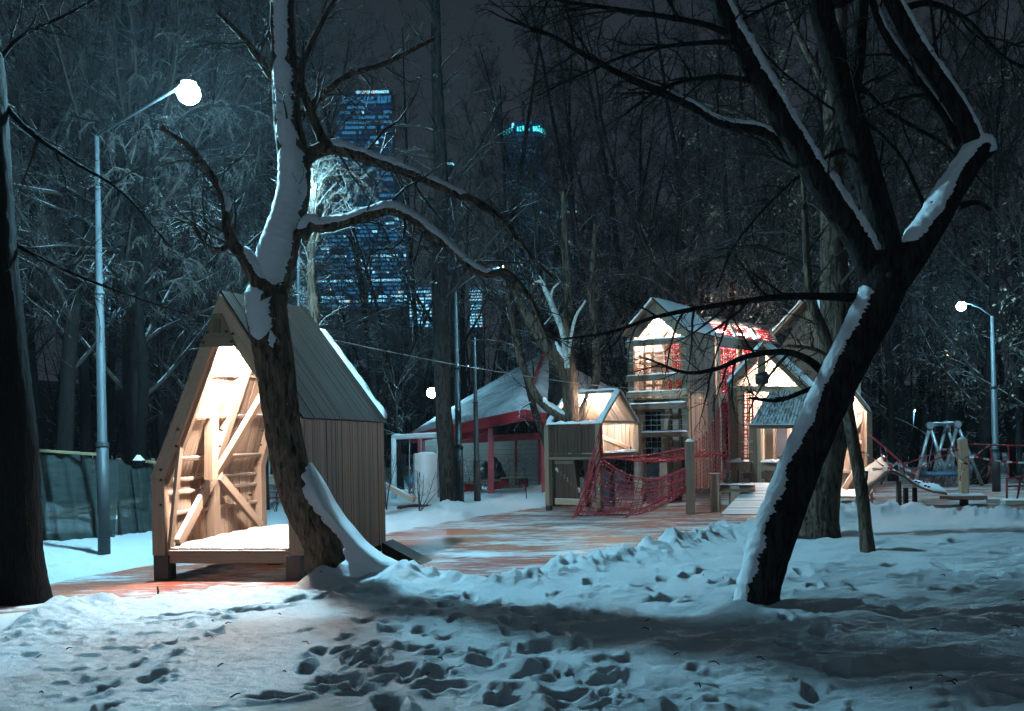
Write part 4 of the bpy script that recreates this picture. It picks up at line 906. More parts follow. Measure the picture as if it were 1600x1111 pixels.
for a in (C, Rc, Lc, BR_):
    beam('post', up(a, .12), up(a, z_e), .13, .12, green, h2, dv); beam('foot', up(a, -.02), up(a, .12), .12, .11, M_['dark_metal'], h2, dv)
beam('floor_beam', up(C, z_b+.02), up(Rc, z_b+.02), .12, .08, pale, h2); beam('floor_beam', up(C, z_b-.03), up(Lc, z_b-.03), .06, .08, wth, h2)
planks('floor_board', up(C, z_b+.09), up(Rc, z_b+.09), up(BR_, z_b+.09), up(Lc, z_b+.09), 8, .03, M_['deck'], h2)
beam('brace', lerp(up(Rc, z_b+.16), up(BR_, z_b+.16), .12)-(Rc-C)*.03, lerp(up(Rc, z_e-.15), up(BR_, z_e-.15), .92)-(Rc-C)*.03, .09, .05, pale, h2)
beam('collar_tie', lerp(up(C, z_e), pk, .06), lerp(up(Rc, z_e), pk, .06)-V3(0, 0, .0), .05, .04, pine, h2)
rodm = MB(); a = pk+dv*.32-V3(0, 0, .16); b_ = pk+dv*.90-V3(0, 0, .16); rod(rodm, a, b_, .035, 8); rodm.build('light_tube', emit('strip_small_house', LAMP_WARM, 380), h2)
for a, b_, w in ((up(C, z_e+.02), pk+V3(0, 0, .05), .14), (pk+V3(0, 0, .05), pkb+V3(0, 0, .05), .14), (up(C, z_e+.02), up(Lc, z_e+.02), .12), (up(Lc, z_e+.02), lerp(up(Lc, z_e+.02), pkb, .5), .12), (pk+V3(0, 0, .05), up(Rc, z_e+.04), .12)):
    snowcap(a, b_, w, .07, h2, int(w*900), dv if abs((b_-a).z) > .2 else (Rc-C))
snowcap(up(C, z_b+.09)+(Rc-C)*.1, up(Rc, z_b+.09)-(Rc-C)*.08, .2, .06, h2, 5, dv)
# lower leaf of boards with brace beside the dark entrance
d0, d1 = lerp(Lc, C, .14), lerp(Lc, C, .62); planks('plank', up(d0, .18), up(d1, .12), up(lerp(Lc, C, .52), z_b-.06), up(d0, z_b-.06), 7, .03, brown, h2, .014, 21, .008)
beam('brace', up(d0, z_b-.25)-dv.cross(V3(0, 0, 1)).normalized()*-.03, up(d1, .45)-dv.cross(V3(0, 0, 1)).normalized()*-.03, .08, .05, pine, h2)
beam('rail', up(d0, .22), up(d1, .22), .14, .07, pale, h2); beam('rail', up(d0, z_b-.12), up(lerp(Lc, C, .52), z_b-.12), .07, .06, wth, h2)
slab('entrance_shade', [up(lerp(Lc, C, .62), .1), up(lerp(Lc, C, .97), .1), up(lerp(Lc, C, .97), z_b-.05), up(lerp(Lc, C, .53), z_b-.05)], .02, M_['dark_panel'], h2).location += (Rc-C).normalized()*.55  # dark sheet set back in the entrance, standing in for its shade

# ------------------------------------------------------------------ climbing tower with gable roof
TL_ = P(985, 790, 25.5); TL_.z = 0; TR_ = P(1079, 795, 24.6); TR_.z = 0; sv = (P(1122, 780, 26.2)-P(1079, 780, 24.6)); sv.z = 0
ft = (TR_-TL_); zt = P(1079, 515, 24.6).z; ztl = zt; zap = P(1033, 466, 25.0).z
tw_ = thing('climbing_tower', 'tall two-storey wooden climbing tower with snowy gable roof, glowing inside, red netting panels', 'climbing tower', TL_)
def T_(s, t, z): return TL_+ft*s+sv*t+Vector((0, 0, z))
zz = lambda y: P(1040, y, 25.0).z
planks('plank', T_(1, 0, zz(765)), T_(1, 1, zz(765)), T_(1, 1, zt), T_(1, 0, zt), 13, .04, wth, tw_, .012, 31)
planks('plank', T_(0, 1, zz(640)), T_(.42, 1, zz(640)), T_(.42, 1, zt), T_(0, 1, zt), 8, .03, pine, tw_, .01, 32)
planks('plank', T_(.0, 1, zz(640)), T_(.0, 0, zz(640)), T_(.0, 0, zt), T_(.0, 1, zt), 12, .03, pine, tw_, .01, 33)
planks('plank', T_(.1, 1, zt), T_(.9, 1, zt), T_(.52, 1, zap-.1), T_(.48, 1, zap-.1), 9, .03, pine, tw_, .01, 34)
planks('roof_board', T_(1.05, -.12, zt-.02), T_(1.05, 1.1, zt-.02), T_(.5, 1.1, zap), T_(.5, -.12, zap), 14, .03, roof, tw_, .008, 35)
planks('roof_board', T_(-.05, 1.1, zt-.02), T_(-.05, -.12, zt-.02), T_(.5, -.12, zap), T_(.5, 1.1, zap), 14, .03, pine, tw_, .008, 36)
# front gable frame
for s0, s1 in ((0, .10), (.89, 1.0)): slab('post', [T_(s0, 0, zz(700)), T_(s1, 0, zz(700)), T_(s1, 0, zt), T_(s0, 0, zt)], .1, green, tw_, 1)
slab('gable_board', [T_(0, 0, zt), T_(.16, 0, zt-.1), T_(.5, 0, zap-.42), T_(.5, 0, zap)], .08, green, tw_, 1)
slab('gable_board', [T_(.84, 0, zt-.1), T_(1, 0, zt), T_(.5, 0, zap+.002), T_(.5, 0, zap-.418)], .08, green, tw_, 1)
for (y0, y1, mt) in ((530, 539, green), (585, 594, green), (611, 619, pale), (630, 639, wth), (675, 683, wth)):
    slab('cross_board', [T_(-.01, -.05, zz(y1)), T_(1.0, -.05, zz(y1)), T_(1.0, -.05, zz(y0)), T_(-.01, -.05, zz(y0))], .06, mt, tw_)
    snowcap(T_(.0, -.03, zz(y0)), T_(.99, -.03, zz(y0)), .11, .045, tw_, y0, sv)
for i, y in enumerate((547, 556, 565, 574, 648, 656, 664, 672, 690, 700, 710)): one('wire', tw_, 'red_rope' if i % 4 == 3 else 'steel', T_(.02, .0, zz(y)), T_(.98, .0, zz(y)), .009, 5)
for i in range(9): one('wire', tw_, 'steel', T_(.12+.1*i, .5, zz(720)), T_(.12+.1*i, .5, zz(640)), .008, 4)
net('netting', T_(.36, .5, zz(530)), T_(.67, .5, zz(530)), T_(.67, .5, zz(612)), T_(.36, .5, zz(612)), 10, 16, lambda u, v: 0, tw_, .020, jit=.1)
for y in (545, 562, 580, 598): beam('lattice_bar', T_(-.02, .48, zz(y)), T_(.36, .48, zz(y)), .07, .05, pine, tw_)
for s in (.03, .18, .35, .68): beam('lattice_bar', T_(s, .5, zz(620)), T_(s, .5, zz(528)), .08, .06, pine, tw_, ft)
slab('panel', [T_(.1, .55, zz(585)), T_(.45, .55, zz(585)), T_(.45, .55, zz(545)), T_(.1, .55, zz(545))], .03, pine, tw_)
beam('brace', T_(.42, .5, zz(620)), T_(.30, .5, zz(540)), .14, .08, pale, tw_); beam('brace', T_(.30, .4, zz(780)), T_(.46, .4, zz(640)), .12, .08, pale, tw_); beam('brace', T_(.6, .4, zz(610)), T_(.46, .4, zz(535)), .10, .06, pale, tw_)
planks('floor_board', T_(0, 0, zz(621)), T_(1, 0, zz(621)), T_(1, 1, zz(621)), T_(0, 1, zz(621)), 7, .04, M_['deck'], tw_)
for s, t_ in ((.13, .15), (.40, .5), (.56, .5), (.97, .1), (.97, .95), (.13, .95)):
    b0 = T_(s, t_, 0); beam('post', b0+V3(0, 0, .1), T_(s, t_, zz(615)), .17, .16, pine if s < .9 else wth, tw_, ft); beam('foot', b0-V3(0, 0, .03), b0+V3(0, 0, .1), .15, .14, M_['dark_metal'], tw_, ft)
m = MB(); rod(m, T_(.32, .35, zz(536)+.55), T_(.32, .85, zz(536)+.55), .03, 8); m.build('light_tube', emit('strip_tower', LAMP_WARM, 760), tw_)
def snow_roof(parent, A, B, C_, D, th=.08, seed=0, n=18, mat='snow'):
    if parent is not tw_ and parent.name == 'shelter': mat = 'dimmed_snow'
    A, B, C_, D = [np.array(q) for q in (A, B, C_, D)]; u = np.linspace(0, 1, n)[:, None, None]; v = np.linspace(0, 1, n)[None, :, None]
    S_ = (A*(1-u)+B*u)*(1-v)+(D*(1-u)+C_*u)*v; nn = np.cross(B-A, D-A); nn = nn/np.linalg.norm(nn); nn = nn*np.sign(nn[2] if abs(nn[2]) > .01 else 1)
    e = np.clip(np.minimum(np.minimum(u, 1-u), np.minimum(v, 1-v))*n*.7, 0, 1)**.5
    h = (th*e*(1+.35*fbm(u[..., 0]*5+0*v[..., 0]+seed, v[..., 0]*5+0*u[..., 0], 1.)[..., None]))-.01
    m = MB(); i = np.arange(n-1)[:, None]*n; j = np.arange(n-1)[None]
    m.add(S_+nn*h, np.stack([i+j, i+n+j, i+n+j+1, i+j+1], -1).reshape(-1, 4)); return m.build('snow', M_[mat], parent, True)
snow_roof(tw_, T_(1.06, -.1, zt-.02), T_(1.06, 1.1, zt-.02), T_(.5, 1.1, zap+.02), T_(.5, -.1, zap+.02), .07, 3)
snowcap(T_(-.04, -.08, zt), T_(.5, -.08, zap+.02), .12, .06, tw_, 8, sv)

# ------------------------------------------------------------------ netted corridor behind the tower
K0 = T_(1.0, 1.02, 0); kd = (P(1222, 780, 28.8)-P(1122, 780, 26.2)); kd.z = 0; kw = P(1105, 780, 27.6)-P(1135, 780, 26.4); kw.z = 0
co = thing('net_corridor', 'roofed wooden walkway with red netting walls right of the tower, brightly lit from within', 'walkway', K0)
def K_(s, t, z): return K0+kd*s+kw*t+Vector((0, 0, z))
ze = zt-.15
for s in (0.02, .35, .68, 1.0):
    beam('post', K_(s, 0, .1), K_(s, 0, ze), .13, .12, pine, co, kd); beam('post', K_(s, 1, 1.2), K_(s, 1, ze), .13, .12, pine, co, kd)
    beam('rafter', K_(s, 0, ze), K_(s, .5, ze+.62), .12, .07, pine, co); beam('rafter', K_(s, 1, ze), K_(s, .5, ze+.62), .12, .07, pine, co)
beam('roof_beam', K_(0, 0, ze), K_(1.02, 0, ze), .26, .08, wth, co); beam('roof_beam', K_(0, .5, ze+.64), K_(1.02, .5, ze+.64), .1, .08, pine, co); beam('roof_beam', K_(0, .0, zz(618)), K_(1.0, 0, zz(618)), .14, .08, pine, co)
net('netting', K_(.0, .5, ze+.6), K_(1, .5, ze+.6), K_(1, 0, ze+.06), K_(0, 0, ze+.06), 26, 7, lambda u, v: 0, co, .014, jit=.1)
net('netting', K_(.03, .9, ze), K_(1, .9, ze), K_(1, .9, zz(650)), K_(.03, .9, zz(650)), 24, 18, lambda u, v: 0, co, .02, jit=.1)
net('netting', K_(.03, .03, ze-.1), K_(.30, .03, ze-.1), K_(.30, .03, zz(620)), K_(.03, .03, zz(620)), 7, 18, lambda u, v: 0, co, .014, jit=.1)
planks('plank', K_(.36, .96, zz(620)), K_(.67, .96, zz(620)), K_(.67, .96, ze), K_(.36, .96, ze), 6, .03, pine, co, .01, 41)
planks('floor_board', K_(0, 0, zz(622)), K_(1, 0, zz(622)), K_(1, 1, zz(622)), K_(0, 1, zz(622)), 10, .04, M_['deck'], co)
for s0, s1 in ((.06, .26), (.45, .80)):
    m = MB(); rod(m, K_(s0, .42, ze+.36), K_(s1, .42, ze+.36), .028, 8); m.build('light_tube', M_['strip_corridor'], co)
snowcap(K_(0, .5, ze+.70), K_(1, .5, ze+.70), .12, .05, co, 4, kw); snowcap(K_(0, 0, ze+.14), K_(1, 0, ze+.14), .12, .05, co, 5, kw)
for s in (.35, .68): snowcap(K_(s, .02, ze+.1), K_(s, .5, ze+.69), .12, .05, co, 6, kd)

# second tower, mostly hidden
Y2 = 27.5; t2 = thing('rear_tower', 'greenish board tower with snowy roof, mostly hidden behind the leaning dark tree', 'climbing tower', G(1270, 780))
q = lambda x, y, Y=Y2: P(x, y, Y)
planks('plank', q(1212, 700), q(1300, 700, 26.6), q(1300, 520, 26.6), q(1212, 545), 12, .04, green, t2, .01, 51)
planks('plank', q(1218, 545), q(1262, 532, 27.05), q(1262, 486, 27.05), q(1258, 486, 27.08), 6, .04, green, t2, .01, 52)
planks('plank', q(1300, 700, 26.6), q(1345, 700, 28.0), q(1345, 520, 28.0), q(1300, 520, 26.6), 7, .04, wth, t2, .01, 53)
slab('gable_board', [q(1262, 530, 27), q(1300, 520, 26.58), q(1262, 480, 27.0)], .05, green, t2)
planks('roof_board', q(1304, 521, 26.5), q(1350, 521, 28), q(1310, 458, 28.4), q(1260, 460, 27.0), 10, .04, roof, t2, .01, 54); snow_roof(t2, q(1304, 520, 26.5), q(1350, 520, 28), q(1310, 457, 28.4), q(1260, 459, 27.0), .08, 9)
snow_roof(t2, q(1205, 520, 27.2), q(1258, 462, 27.0), q(1300, 457, 28.4), q(1235, 505, 28.6), .08, 10)
slab('eave_board', [q(1205, 524, 27.2), q(1258, 466, 27.0), q(1300, 461, 28.4), q(1235, 509, 28.6)], .04, pine, t2)

# ------------------------------------------------------------------ right playhouse with awning, platform and ramp
Y3 = 23.0; h3 = thing('gabled_playhouse', 'open-framed playhouse on posts with grey corrugated awning and bright snowy roof', 'playhouse', G(1180, 790))
e_l, e_r, apx3 = P(1138, 603, 23.0), P(1258, 606, 23.0), P(1192, 541, 23.0); bk = V3(.75, 1.9, 0)
for a, b_ in ((e_l, apx3), (e_r, apx3)): beam('rafter', a, b_, .17, .09, green, h3)
for a, b_ in ((e_l+bk, apx3+bk), (e_r+bk, apx3+bk)): beam('rafter', a, b_, .12, .08, pine, h3)
planks('roof_board', e_r+V3(.06, -.1, 0), e_r+bk, apx3+bk+V3(0, 0, .06), apx3+V3(0, -.1, .06), 13, .03, pine, h3, .01, 61)
snow_roof(h3, e_r+V3(.10, -.12, 0), e_r+bk+V3(.1, 0, 0), apx3+bk+V3(0, 0, .08), apx3+V3(0, -.12, .08), .10, 13)
snowcap(e_l+V3(-.03, 0, .08), apx3+V3(0, 0, .10), .16, .06, h3, 14, (0, 1, 0))
planks('plank', e_l+bk*.5, e_l+bk, apx3+bk, apx3+bk*.5+V3(0, 0, .0), 6, .03, pine, h3, .01, 66)
zb = P(1180, 722, 23).z
for px, w, mt in ((1144, .17, green), (1156, .10, pale), (1176, .15, green), (1184, .11, pale), (1201, .17, pine), (1250, .16, pine)):
    a = P(px, 700, 23.0 if px < 1190 else 23.6); top = 606 if px < 1160 or px > 1240 else (664 if px < 1190 else 668)
    beam('post', V3(a.x, a.y, 0), P(px, top, a.y), w, w*.9, mt, h3, (1, 0, 0))
beam('post', P(1190, 604, 23.05), P(1190, 545, 23.05), .16, .08, green, h3, (1, 0, 0))
beam('tie_beam', P(1142, 607, 23.04), P(1256, 609, 23.04), .13, .08, pine, h3)
planks('plank', P(1163, 720, 24.8), P(1262, 720, 24.8), P(1262, 600, 24.8), P(1163, 600, 24.8), 14, .03, pine, h3, .012, 62)
slab('window', [P(1214, 713, 24.74), P(1230, 713, 24.74), P(1230, 668, 24.74), P(1214, 668, 24.74)], .02, M_['dark_panel'], h3)
planks('plank', P(1168, 600, 24.8), P(1262, 600, 24.8), P(1215, 548, 24.8), P(1212, 548, 24.8), 9, .03, pine, h3, .012, 63)
planks('floor_board', P(1140, 722, 22.95), P(1265, 722, 22.95), V3(P(1265, 722, 22.95).x+.3, 24.7, zb), V3(P(1140, 722, 22.95).x+.3, 24.7, zb), 9, .05, M_['deck'], h3)
for y0, y1 in ((724, 735), (737, 748)): slab('floor_beam', [P(1140, y1, 22.98), P(1262, y1, 22.98), P(1262, y0, 22.98), P(1140, y0, 22.98)], .08, pine if y0 < 730 else wth, h3)
snowcap(P(1138, 722, 22.93), P(1160, 722, 22.93), .3, .11, h3, 15); snowcap(P(1188, 722, 22.93), P(1212, 722, 22.93), .3, .10, h3, 16); snowcap(P(1214, 722, 22.93), P(1262, 722, 22.93), .3, .10, h3, 17)
# awning: corrugated sheet
A0, A1, B0, B1 = P(1171, 664, 22.3), P(1256, 664, 22.3), P(1207, 604, 23.1), P(1268, 604, 23.1)
n = 90; u = np.linspace(0, 1, n)[:, None, None]; v = np.linspace(0, 1, 5)[None, :, None]
S_ = (np.array(A0)*(1-u)+np.array(A1)*u)*(1-v)+(np.array(B0)*(1-u)+np.array(B1)*u)*v+np.array([0, -.5, .8])*(.018*np.sin(u*2*math.pi*15))
m = MB(); i = np.arange(n-1)[:, None]*5; j = np.arange(4)[None]; m.add(S_, np.stack([i+j, i+5+j, i+5+j+1, i+j+1], -1).reshape(-1, 4))
simple('corrugated', (.46, .47, .46), .5, .1, .10, 5)
t = NT('corrugated_snow'); p_ = t.pos(); t.col(t.ramp(t.noise(1, 5, .7, p_, (9, 9, 3)), [(.42, (.30, .31, .31)), (.52, (.72, .76, .78))])); t.rough(.6)
m.build('awning', M_['corrugated_snow'], h3, True); beam('awning_edge', A0-V3(0, 0, .04), A1-V3(0, 0, .04), .08, .05, wth, h3)
snowcap(A0+V3(0, 0, .0), A1+V3(0, 0, .0), .14, .04, h3, 18)
m = MB(); c = P(1181, 592, 22.8); m.tube([c+V3(0, 0, 0), c+V3(.10, -.04, 0), c+V3(.24, -.10, .02), c+V3(.25, -.1, .02)], [.12, .14, .15, .10], 16, True); m.build('flood_lamp', M_['dark_metal'], h3, True)
for y in (690, 706, 722, 738, 754): one('ladder_rung', h3, 'steel', P(1157, y, 22.8), P(1176, y, 22.8), .014)
net('netting', P(1150, 612, 23.9), P(1176, 612, 23.9), P(1176, 716, 23.9), P(1150, 716, 23.9), 6, 16, lambda u, v: 0, h3, .014)
m = MB(); rod(m, P(1205, 600, 24.0), P(1240, 600, 24.3), .028, 8); m.build('light_tube', emit('strip_gable', LAMP_WARM, 620), h3)
rp = thing('plank_ramp', 'pale plank ramp leading up to the platform left of the leaning dark tree', 'ramp', G(1170, 805))
planks('ramp_board', P(1126, 806, 20.5), P(1173, 757, 22.4), P(1212, 757, 22.4), P(1186, 806, 20.5), 22, .04, M_['deck'], rp, .012, 64)
bn = thing('bench', 'low dark wooden bench with snow left of the plank ramp', 'bench', G(1130, 795))
slab('seat', [P(1110, 764, 21.6), P(1180, 764, 21.6), P(1180, 757, 22.0), P(1110, 757, 22.0)], .06, wth, bn); slab('apron', [P(1112, 769, 21.62), P(1178, 769, 21.62), P(1178, 764.5, 21.62), P(1112, 764.5, 21.62)], .05, pine, bn)
for px in (1118, 1148): a = P(px, 760, 21.7); beam('leg', V3(a.x, a.y, 0), a, .17, .16, pine, bn, (1, 0, 0))
a = P(1116, 742, 21.55); beam('post', V3(a.x, a.y, 0), a, .17, .16, pine, bn, (1, 0, 0)); beam('post_cap', a, a+V3(0, 0, .04), .24, .23, pale, bn, (1, 0, 0))
snowcap(P(1124, 757, 21.8), P(1178, 757, 21.8), .25, .035, bn, 19)

# lit playhouse right of the leaning tree
h4 = thing('lit_playhouse', 'brightly lit boarded playhouse right of the leaning dark tree, snow on its floor', 'playhouse', G(1330, 790))
yb = 24.3; f4 = P(1330, 772, 23).z
planks('plank', P(1280, 772, yb), P(1352, 772, yb), P(1352, 640, yb), P(1280, 640, yb), 12, .03, pine, h4, .014, 71)
planks('plank', P(1286, 640, yb), P(1352, 640, yb), P(1322, 600, yb), P(1316, 600, yb), 9, .03, pine, h4, .014, 72)
for y in (643, 691, 737): beam('rail', P(1280, y, yb-.06), P(1352, y, yb-.06), .08, .06, pine, h4); 
for a, b_ in ((P(1322, 690, yb-.1), P(1349, 648, yb-.1)), (P(1318, 765, yb-.1), P(1334, 738, yb-.1)), (P(1290, 765, yb-.1), P(1312, 738, yb-.1))): beam('brace', a, b_, .11, .06, pine, h4)
for px, t_, bt_ in ((1357, 642, 779), (1304, 640, 790), (1350, 642, 772)): a = P(px, 700, 23.0 if px != 1350 else 24.2); beam('post', V3(a.x, a.y, .02), P(px, t_, a.y), .13, .12, green if px == 1357 else wth, h4, (1, 0, 0))
planks('plank', P(1357, 772, 23.05), P(1352, 772, 24.3), P(1352, 642, 24.3), P(1357, 642, 23.05), 8, .03, wth, h4, .012, 73)
ap4, apb4 = P(1321, 596, 23.0), P(1318, 598, 24.4); planks('roof_board', P(1361, 645, 22.9), P(1356, 645, 24.5), apb4, ap4, 10, .03, roof, h4, .01, 74); snow_roof(h4, P(1361, 644, 22.88), P(1356, 644, 24.5), apb4+V3(0, 0, .02), ap4+V3(0, 0, .02), .06, 19)
planks('roof_board', P(1278, 648, 24.5), P(1278, 648, 22.9), ap4, apb4, 10, .03, roof, h4, .01, 75); snow_roof(h4, P(1277, 646, 22.88), P(1277, 646, 24.5), apb4+V3(0, 0, .02), ap4+V3(0, 0, .02), .06, 20)
beam('rafter', P(1359, 645, 22.95), ap4, .10, .06, pale, h4); beam('rafter', P(1280, 645, 22.95), ap4, .10, .06, pale, h4)
planks('floor_board', P(1282, 775, 22.95), P(1357, 775, 22.95), P(1352, 772, 24.3), P(1280, 772, 24.3), 8, .05, M_['deck'], h4)
snowcap(P(1290, 773, 23.6), P(1352, 773, 23.6), .9, .16, h4, 22); m = MB(); rod(m, P(1300, 632, 23.6), P(1335, 632, 23.6), .028, 8); m.build('light_tube', emit('strip_lit_house', LAMP_WARM, 900), h4)

# ------------------------------------------------------------------ rope net bridge
pp = G(1090, 803); pst = thing('net_post', 'stout square wooden post with snow cap carrying the red rope net', 'post', pp)
ptop = P(1077, 690, pp.y); pb = P(1079, 803, pp.y); beam('timber', V3(pb.x, pb.y, -.02), ptop, .175, .17, wth, pst, (1, 0, 0)); cap(ptop, .17, pst, 3)
nb = thing('rope_net', 'sagging red rope net strung between the small playhouse, the post and the tower', 'climbing net', G(1000, 805))
c1, c2, c3, c4 = P(938, 672, 21.75), P(1074, 700, 21.0), P(1074, 768, 20.95), P(903, 805, 20.9)
net('netting', P(938, 716, 21.7), P(1074, 730, 20.95), c3, c4, 20, 12, lambda u, v: .34*math.sin(math.pi*u)*(1-.25*v), nb, .0095, jit=.4)
net('netting', P(938, 716, 21.7), P(1074, 700, 20.95), P(1137, 712, 23), P(1000, 716, 22.9), 16, 9, lambda u, v: .16*math.sin(math.pi*u)*math.sin(math.pi*min(1, v+.1)), nb, .0095)
net('netting', P(938, 665, 21.7), P(941, 716, 21.7), P(925, 770, 21.0), P(900, 806, 20.9), 5, 9, lambda u, v: 0.05*math.sin(math.pi*u), nb, .0095)
net('netting', P(1078, 694, 20.95), P(1138, 604, 22.9), P(1141, 738, 22.9), P(1078, 772, 20.95), 12, 14, lambda u, v: .28*math.sin(math.pi*u)*(1-v)+.06*math.sin(math.pi*u)*v, nb, .0095)
m = MB()
for a, b_ in ((P(938, 700, 21.7), P(895, 812, 20.4)), (P(980, 805, 20.9), P(905, 800, 20.6)), (P(1074, 760, 20.95), P(970, 812, 20.3))): rod(m, a, b_, .018, 6)
m.build('guy_rope', M_['red_rope'], nb, True, kind='stuff')
for px, y0, Yq in ((996, 745, 22.4), (1036, 742, 23.2)):
    pr = thing('net_post', f'plain wooden support post seen through the red net, {"nearer the small playhouse" if px < 1000 else "nearer the tower"}', 'post', P(px, 795, Yq)); a = P(px, y0-25, Yq); beam('timber', V3(a.x, a.y, 0), a, .16, .15, pine, pr, (1, 0, 0))

# ------------------------------------------------------------------ red open shelter
sh = thing('shelter', 'open shelter with sloping snowy roof, red beams and posts, cream back wall', 'shelter', G(767, 776))
rl, rf, rp_, rr_, rrb = P(643, 679, 31.0), P(820, 640, 26.8), P(850, 555, 34), P(975, 668, 30), P(965, 614, 34)
slab('roof_panel', [rl, rf, rp_], .10, M_['dark_panel'], sh); slab('roof_panel', [rf, rr_, rrb, rp_], .10, M_['dark_panel'], sh)
def tri_snow(A, B, C_, th):
    snow_roof(sh, A, B, C_, lerp(A, C_, .5), th, 31, 24)
tri_snow(rl+V3(0, 0, .02), rf+V3(0, 0, .02), rp_+V3(0, 0, .02), .14); snow_roof(sh, rf+V3(0, 0, .02), rr_+V3(0, 0, .02), rrb+V3(0, 0, .02), rp_+V3(0, 0, .02), .14, 33, 20)
red = M_['red_paint']
beam('fascia', rl-V3(0, .03, .12), rf-V3(0, .03, .14), .30, .08, red, sh); beam('fascia', rf-V3(0, .03, .14), rr_-V3(0, .03, .14), .28, .08, red, sh); beam('edge_trim', rl-V3(.03, 0, 0), rp_-V3(.03, 0, 0), .10, .07, red, sh); beam('edge_trim', rp_, rrb, .12, .1, red, sh)
beam('ridge_trim', lerp(rf, rp_, .35)+V3(0, 0, .14), rp_+V3(0, 0, .14), .07, .07, red, sh)
pc = P(767, 774, 28.2); beam('post', V3(pc.x, pc.y, 0), P(767, 660, 28.2), .17, .22, red, sh, (1, 0, 0))
beam('beam', P(700, 688, 30.5), P(767, 668, 28.2), .26, .1, red, sh)
for px, Yq in ((658, 30.6), (851, 27.6)): a = P(px, 700, Yq); beam('post', V3(a.x, a.y, 0), P(px, 684 if px < 700 else 655, Yq), .2, .2, red, sh, (1, 0, 0))
wl0, wl1 = P(655, 770, 33.5), P(870, 768, 32.5); wl0.z = .05; wl1.z = .05
for k in range(11):
    z0 = .1+k*.155; slab('siding_board', [up(wl0, z0), up(wl1, z0), up(wl1, z0+.148), up(wl0, z0+.148)], .03, M_['wall_cream'], sh)
for px in (806, 842): a = P(px, 755, 32.4); beam('wall_post', V3(a.x, a.y, .05), P(px, 684, 32.4), .09, .06, red, sh, (1, 0, 0))
beam('wall_beam', P(700, 689, 32.6), P(866, 680, 31.6), .22, .08, red, sh)
for k in range(9): a = lerp(rl, rf, .25+.08*k)-V3(0, 0, .2); b_ = lerp(rp_, rrb, .05+.09*k)-V3(0, 0, .2); beam('joist', a, b_, .12, .06, M_['dark_metal'], sh)
planks('floor_slab', P(690, 774, 28.5), P(862, 772, 27.5), V3(wl1.x, wl1.y, .03), V3(wl0.x+1, wl0.y, .03), 6, .05, M_['wall_cream'], sh, .01)
slab('fuse_box', [P(810, 712, 32.2), P(819, 712, 32.2), P(819, 697, 32.2), P(810, 697, 32.2)], .12, M_['white_paint'], sh)
m = MB(); 
for k in range(24):
    a0_, a1_ = k/24*2*math.pi, (k+1)/24*2*math.pi; rod(m, P(850+3.2*math.cos(a0_), 733+10*math.sin(a0_), 32.2), P(850+3.2*math.cos(a1_), 733+10*math.sin(a1_), 32.2), .018, 4)
m.build('wall_loop', M_['dark_metal'], sh)
def table(label, px, py, Yq, wpx):
    r = thing('picnic_table', label, 'picnic table', P(px, 772, Yq), group='picnic tables under the shelter'); a, b_ = P(px-wpx/2, py, Yq), P(px+wpx/2, py, Yq)
    for o in (-.14, 0.02, .18): slab('top_board', [a+V3(0, o, 0), b_+V3(0, o, 0), b_+V3(0, o+.15, 0), a+V3(0, o+.15, 0)], .04, M_['yellow_wood'], r)
    for o in (-.6, .65): slab('seat_board', [a+V3(-.1, o-.12, -.28), b_+V3(.1, o-.12, -.28), b_+V3(.1, o+.12, -.28), a+V3(-.1, o+.12, -.28)], .04, M_['yellow_wood'], r)
    for f in (.15, .85):
        c = lerp(a, b_, f); beam('leg', V3(c.x, c.y-.4, .05), V3(c.x, c.y+.02, c.z-.04), .08, .3, red, r, (0, 1, 0)); beam('leg', V3(c.x, c.y+.4, .05), V3(c.x, c.y+.1, c.z-.04), .08, .3, red, r, (0, 1, 0))
table('picnic table with red legs at the left behind the two grey lamp posts', 716, 754, 29.6, 50); table('middle picnic table behind the front red post of the shelter', 760, 750, 30.6, 46); table('rightmost picnic table, farthest under the shelter roof', 803, 746, 31.4, 42)
sc_ = thing('sculpture', 'pair of dark rounded seated shapes against the cream wall under the shelter', 'sculpture', P(768, 752, 32.0)); m = MB()
rg = np.random.default_rng(4)
for px, py, r_ in ((757, 741, .24), (758, 727, .13), (776, 742, .27), (775, 730, .20), (772, 720, .12), (784, 744, .14)): sphere(m, P(px, py, 31.9), r_, 12, 8, 1.1)
m.build('figure', M_['dark_metal'], sc_, True)

# ------------------------------------------------------------------ white frame, pale box and small things beside the tall playhouse
Yf = 26.6; fr_ = thing('swing_frame', 'pale metal goalpost-like swing frame with snow on its bar, left of the shelter', 'swing frame', P(650, 785, Yf))
for px in (615, 686): one('post', fr_, 'white_paint', P(px+1, 787, Yf), P(px, 684, Yf), .07, 12)
one('bar', fr_, 'white_paint', P(612, 683.5, Yf), P(688, 680.5, Yf), .06, 12); snowcap(P(612, 680.5, Yf), P(688, 677.5, Yf), .12, .05, fr_, 3)
for px in (640, 658): one('hanger', fr_, 'steel', P(px, 684, Yf), P(px, 716 if px > 650 else 760, Yf), .015)
cb = thing('pale_cabinet', 'upright pale blue-white cabinet with rounded corners and snow on top, under the frame', 'cabinet', P(666, 786, 26.0))
def rounded(w, h, r, k=6): return [(sx*(w/2-r)+r*math.cos(a), (h/2-r)*sy+r*math.sin(a)) for sx, sy, a0 in ((1, 1, 0), (-1, 1, 90), (-1, -1, 180), (1, -1, 270)) for a in [math.radians(a0+90*i/k) for i in range(k+1)]]
pr_ = rounded(.58, 1.30, .07); c = P(666, 747, 26.0); m = MB(); N_ = len(pr_); off = [(0, 0), (.02, -.0)]
ringv = []
